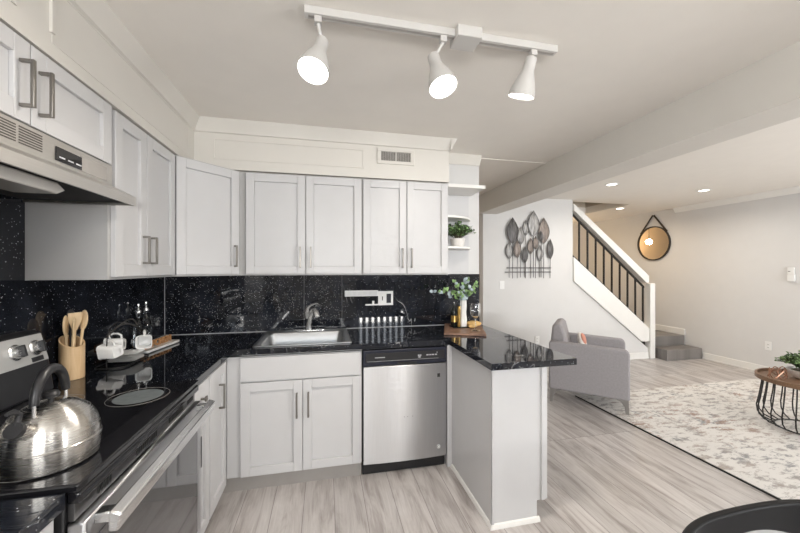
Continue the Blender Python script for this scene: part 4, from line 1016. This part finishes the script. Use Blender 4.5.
# coffee table
tx, ty, TR = 5.330, -0.790, 0.325
t = thing('coffee_table', 'round wood-topped coffee table on a black wire basket base', 'table', (tx, ty, 0.011))
obj('tabletop', MB().lathe([(0, 0.420), (TR - 0.004, 0.420), (TR, 0.424), (TR, 0.460), (TR - 0.004, 0.462), (TR - 0.018, 0.462), (TR - 0.020, 0.440), (0, 0.440)], 64, Matrix.Translation((tx, ty, 0))), 'table', t)
NW = 24
for k in range(NW):
    a = 2 * PI * k / NW
    pr = [(0.275, 0.418), (0.278, 0.37), (0.295, 0.24), (0.312, 0.15), (0.305, 0.09), (0.270, 0.045), (0.20, 0.020)]
    obj('wire_leg', MB().tube([(tx + r_ * math.cos(a), ty + r_ * math.sin(a), z) for r_, z in pr], 0.0052, 6), 'blackm', t)
for r_, z in ((0.275, 0.414), (0.20, 0.018)):
    obj('wire_ring', MB().tube([(tx + r_ * math.cos(2 * PI * k / 40), ty + r_ * math.sin(2 * PI * k / 40), z) for k in range(40)], 0.0055, 6, True), 'blackm', t)
pot_plant('potted_plant', 'leafy green plant in a wide white bowl on the round coffee table', 5.375, -0.765, 0.4405,
    [(0, 0), (0.055, 0), (0.085, 0.012), (0.118, 0.045), (0.130, 0.082), (0.124, 0.082), (0.108, 0.045), (0, 0.03)], 'pot', 0.19, 0.17, 1100, 0.030, 11)
ox, oy = 5.145, -0.690
t = thing('wire_ornament', 'open copper wire knot ornament left of the plant on the coffee table', 'ornament', (ox, oy, 0.441))
obj('wire_knot', MB().tube([(ox + 0.095 * math.cos(2 * u) * (1 - .25 * math.sin(5 * u)) + 0.0, oy + 0.06 * math.sin(2 * u + .4), 0.490 + 0.040 * math.sin(5 * u)) for u in [2 * PI * k / 90 for k in range(90)]], 0.0042, 6, True)
    .tube([(ox + 0.035 + 0.050 * math.cos(u), oy - 0.01, 0.498 + 0.050 * math.sin(u)) for u in [2 * PI * k / 24 for k in range(24)]], 0.0042, 6, True)
    .tube([(ox - 0.045 + 0.042 * math.cos(u), oy + 0.01 * math.sin(u), 0.488 + 0.042 * math.sin(u)) for u in [2 * PI * k / 24 for k in range(24)]], 0.0042, 6, True), 'copper', t)

# dining chair at the lower right corner; it faces the viewer
hx_, hy_ = 2.385, -2.165
t = thing('dining_chair', 'black curved-back dining chair cut off by the lower right picture corner', 'chair', (hx_, hy_ - 0.25, 0))
def bent(mb, half, zlo, zhi, y0, th, bow=0.035, n=24):
    rows = []
    for i in range(n + 1):
        u = -1 + 2 * i / n; x = hx_ + half * u; y = hy_ + y0 - bow * u ** 4 - 0.012 * u * u
        rows.append([mb.bm.verts.new(c) for c in ((x, y - th, zlo(u)), (x, y - th, zhi(u)), (x, y, zhi(u)), (x, y, zlo(u)))])
    for a, b in zip(rows, rows[1:]):
        for k in range(4): mb.bm.faces.new((a[k], a[(k + 1) % 4], b[(k + 1) % 4], b[k]))
    mb.bm.faces.new(rows[0]); mb.bm.faces.new(rows[-1][::-1]); return mb
obj('top_rail', bent(MB(), 0.285, lambda u: 0.672 - 0.10 * u * u, lambda u: 0.738 - 0.006 * u * u, 0.0, 0.022), 'leather', t, 0.006, 3)
obj('back_pad', bent(MB(), 0.235, lambda u: 0.50, lambda u: 0.690 - 0.10 * u * u, -0.004, 0.012), 'greypad', t, 0.004)
for s_ in (-1, 1): obj('back_post', MB().tube([(hx_ + s_ * 0.20, hy_ - 0.06, 0.0), (hx_ + s_ * 0.215, hy_ - 0.05, 0.44), (hx_ + s_ * 0.235, hy_ - 0.028, 0.60)], 0.011, 10), 'blackm', t)
obj('seat', MB().prism(rrect(hx_ - 0.225, hx_ + 0.225, hy_ - 0.50, hy_ - 0.075, 0.05), 'z', 0.43, 0.48), 'greypad', t, 0.012, 3)
for s_ in (-1, 1): obj('leg', MB().rod((hx_ + s_ * 0.20, hy_ - 0.47, 0.43), (hx_ + s_ * 0.215, hy_ - 0.50, 0.0), 0.012), 'blackm', t)

# vertical blinds on the wall behind the camera (seen in the reflections)
t = thing('vertical_blind', 'pale vertical blind behind the viewer, mirrored in the black backsplash and worktop', 'blind', (2.7, -4.42, 2.25))
obj('headrail', MB().box(1.83, 3.60, -4.46, -4.40, 2.23, 2.27), 'trim', t)
for k in range(14):
    M = Matrix.Translation((1.89 + 0.13 * k, -4.43, 0)) @ Matrix.Rotation(R(30), 4, 'Z')
    obj('slat', MB().box(-0.045, 0.045, -0.001, 0.001, 0.03, 2.23, M), 'blind', t)
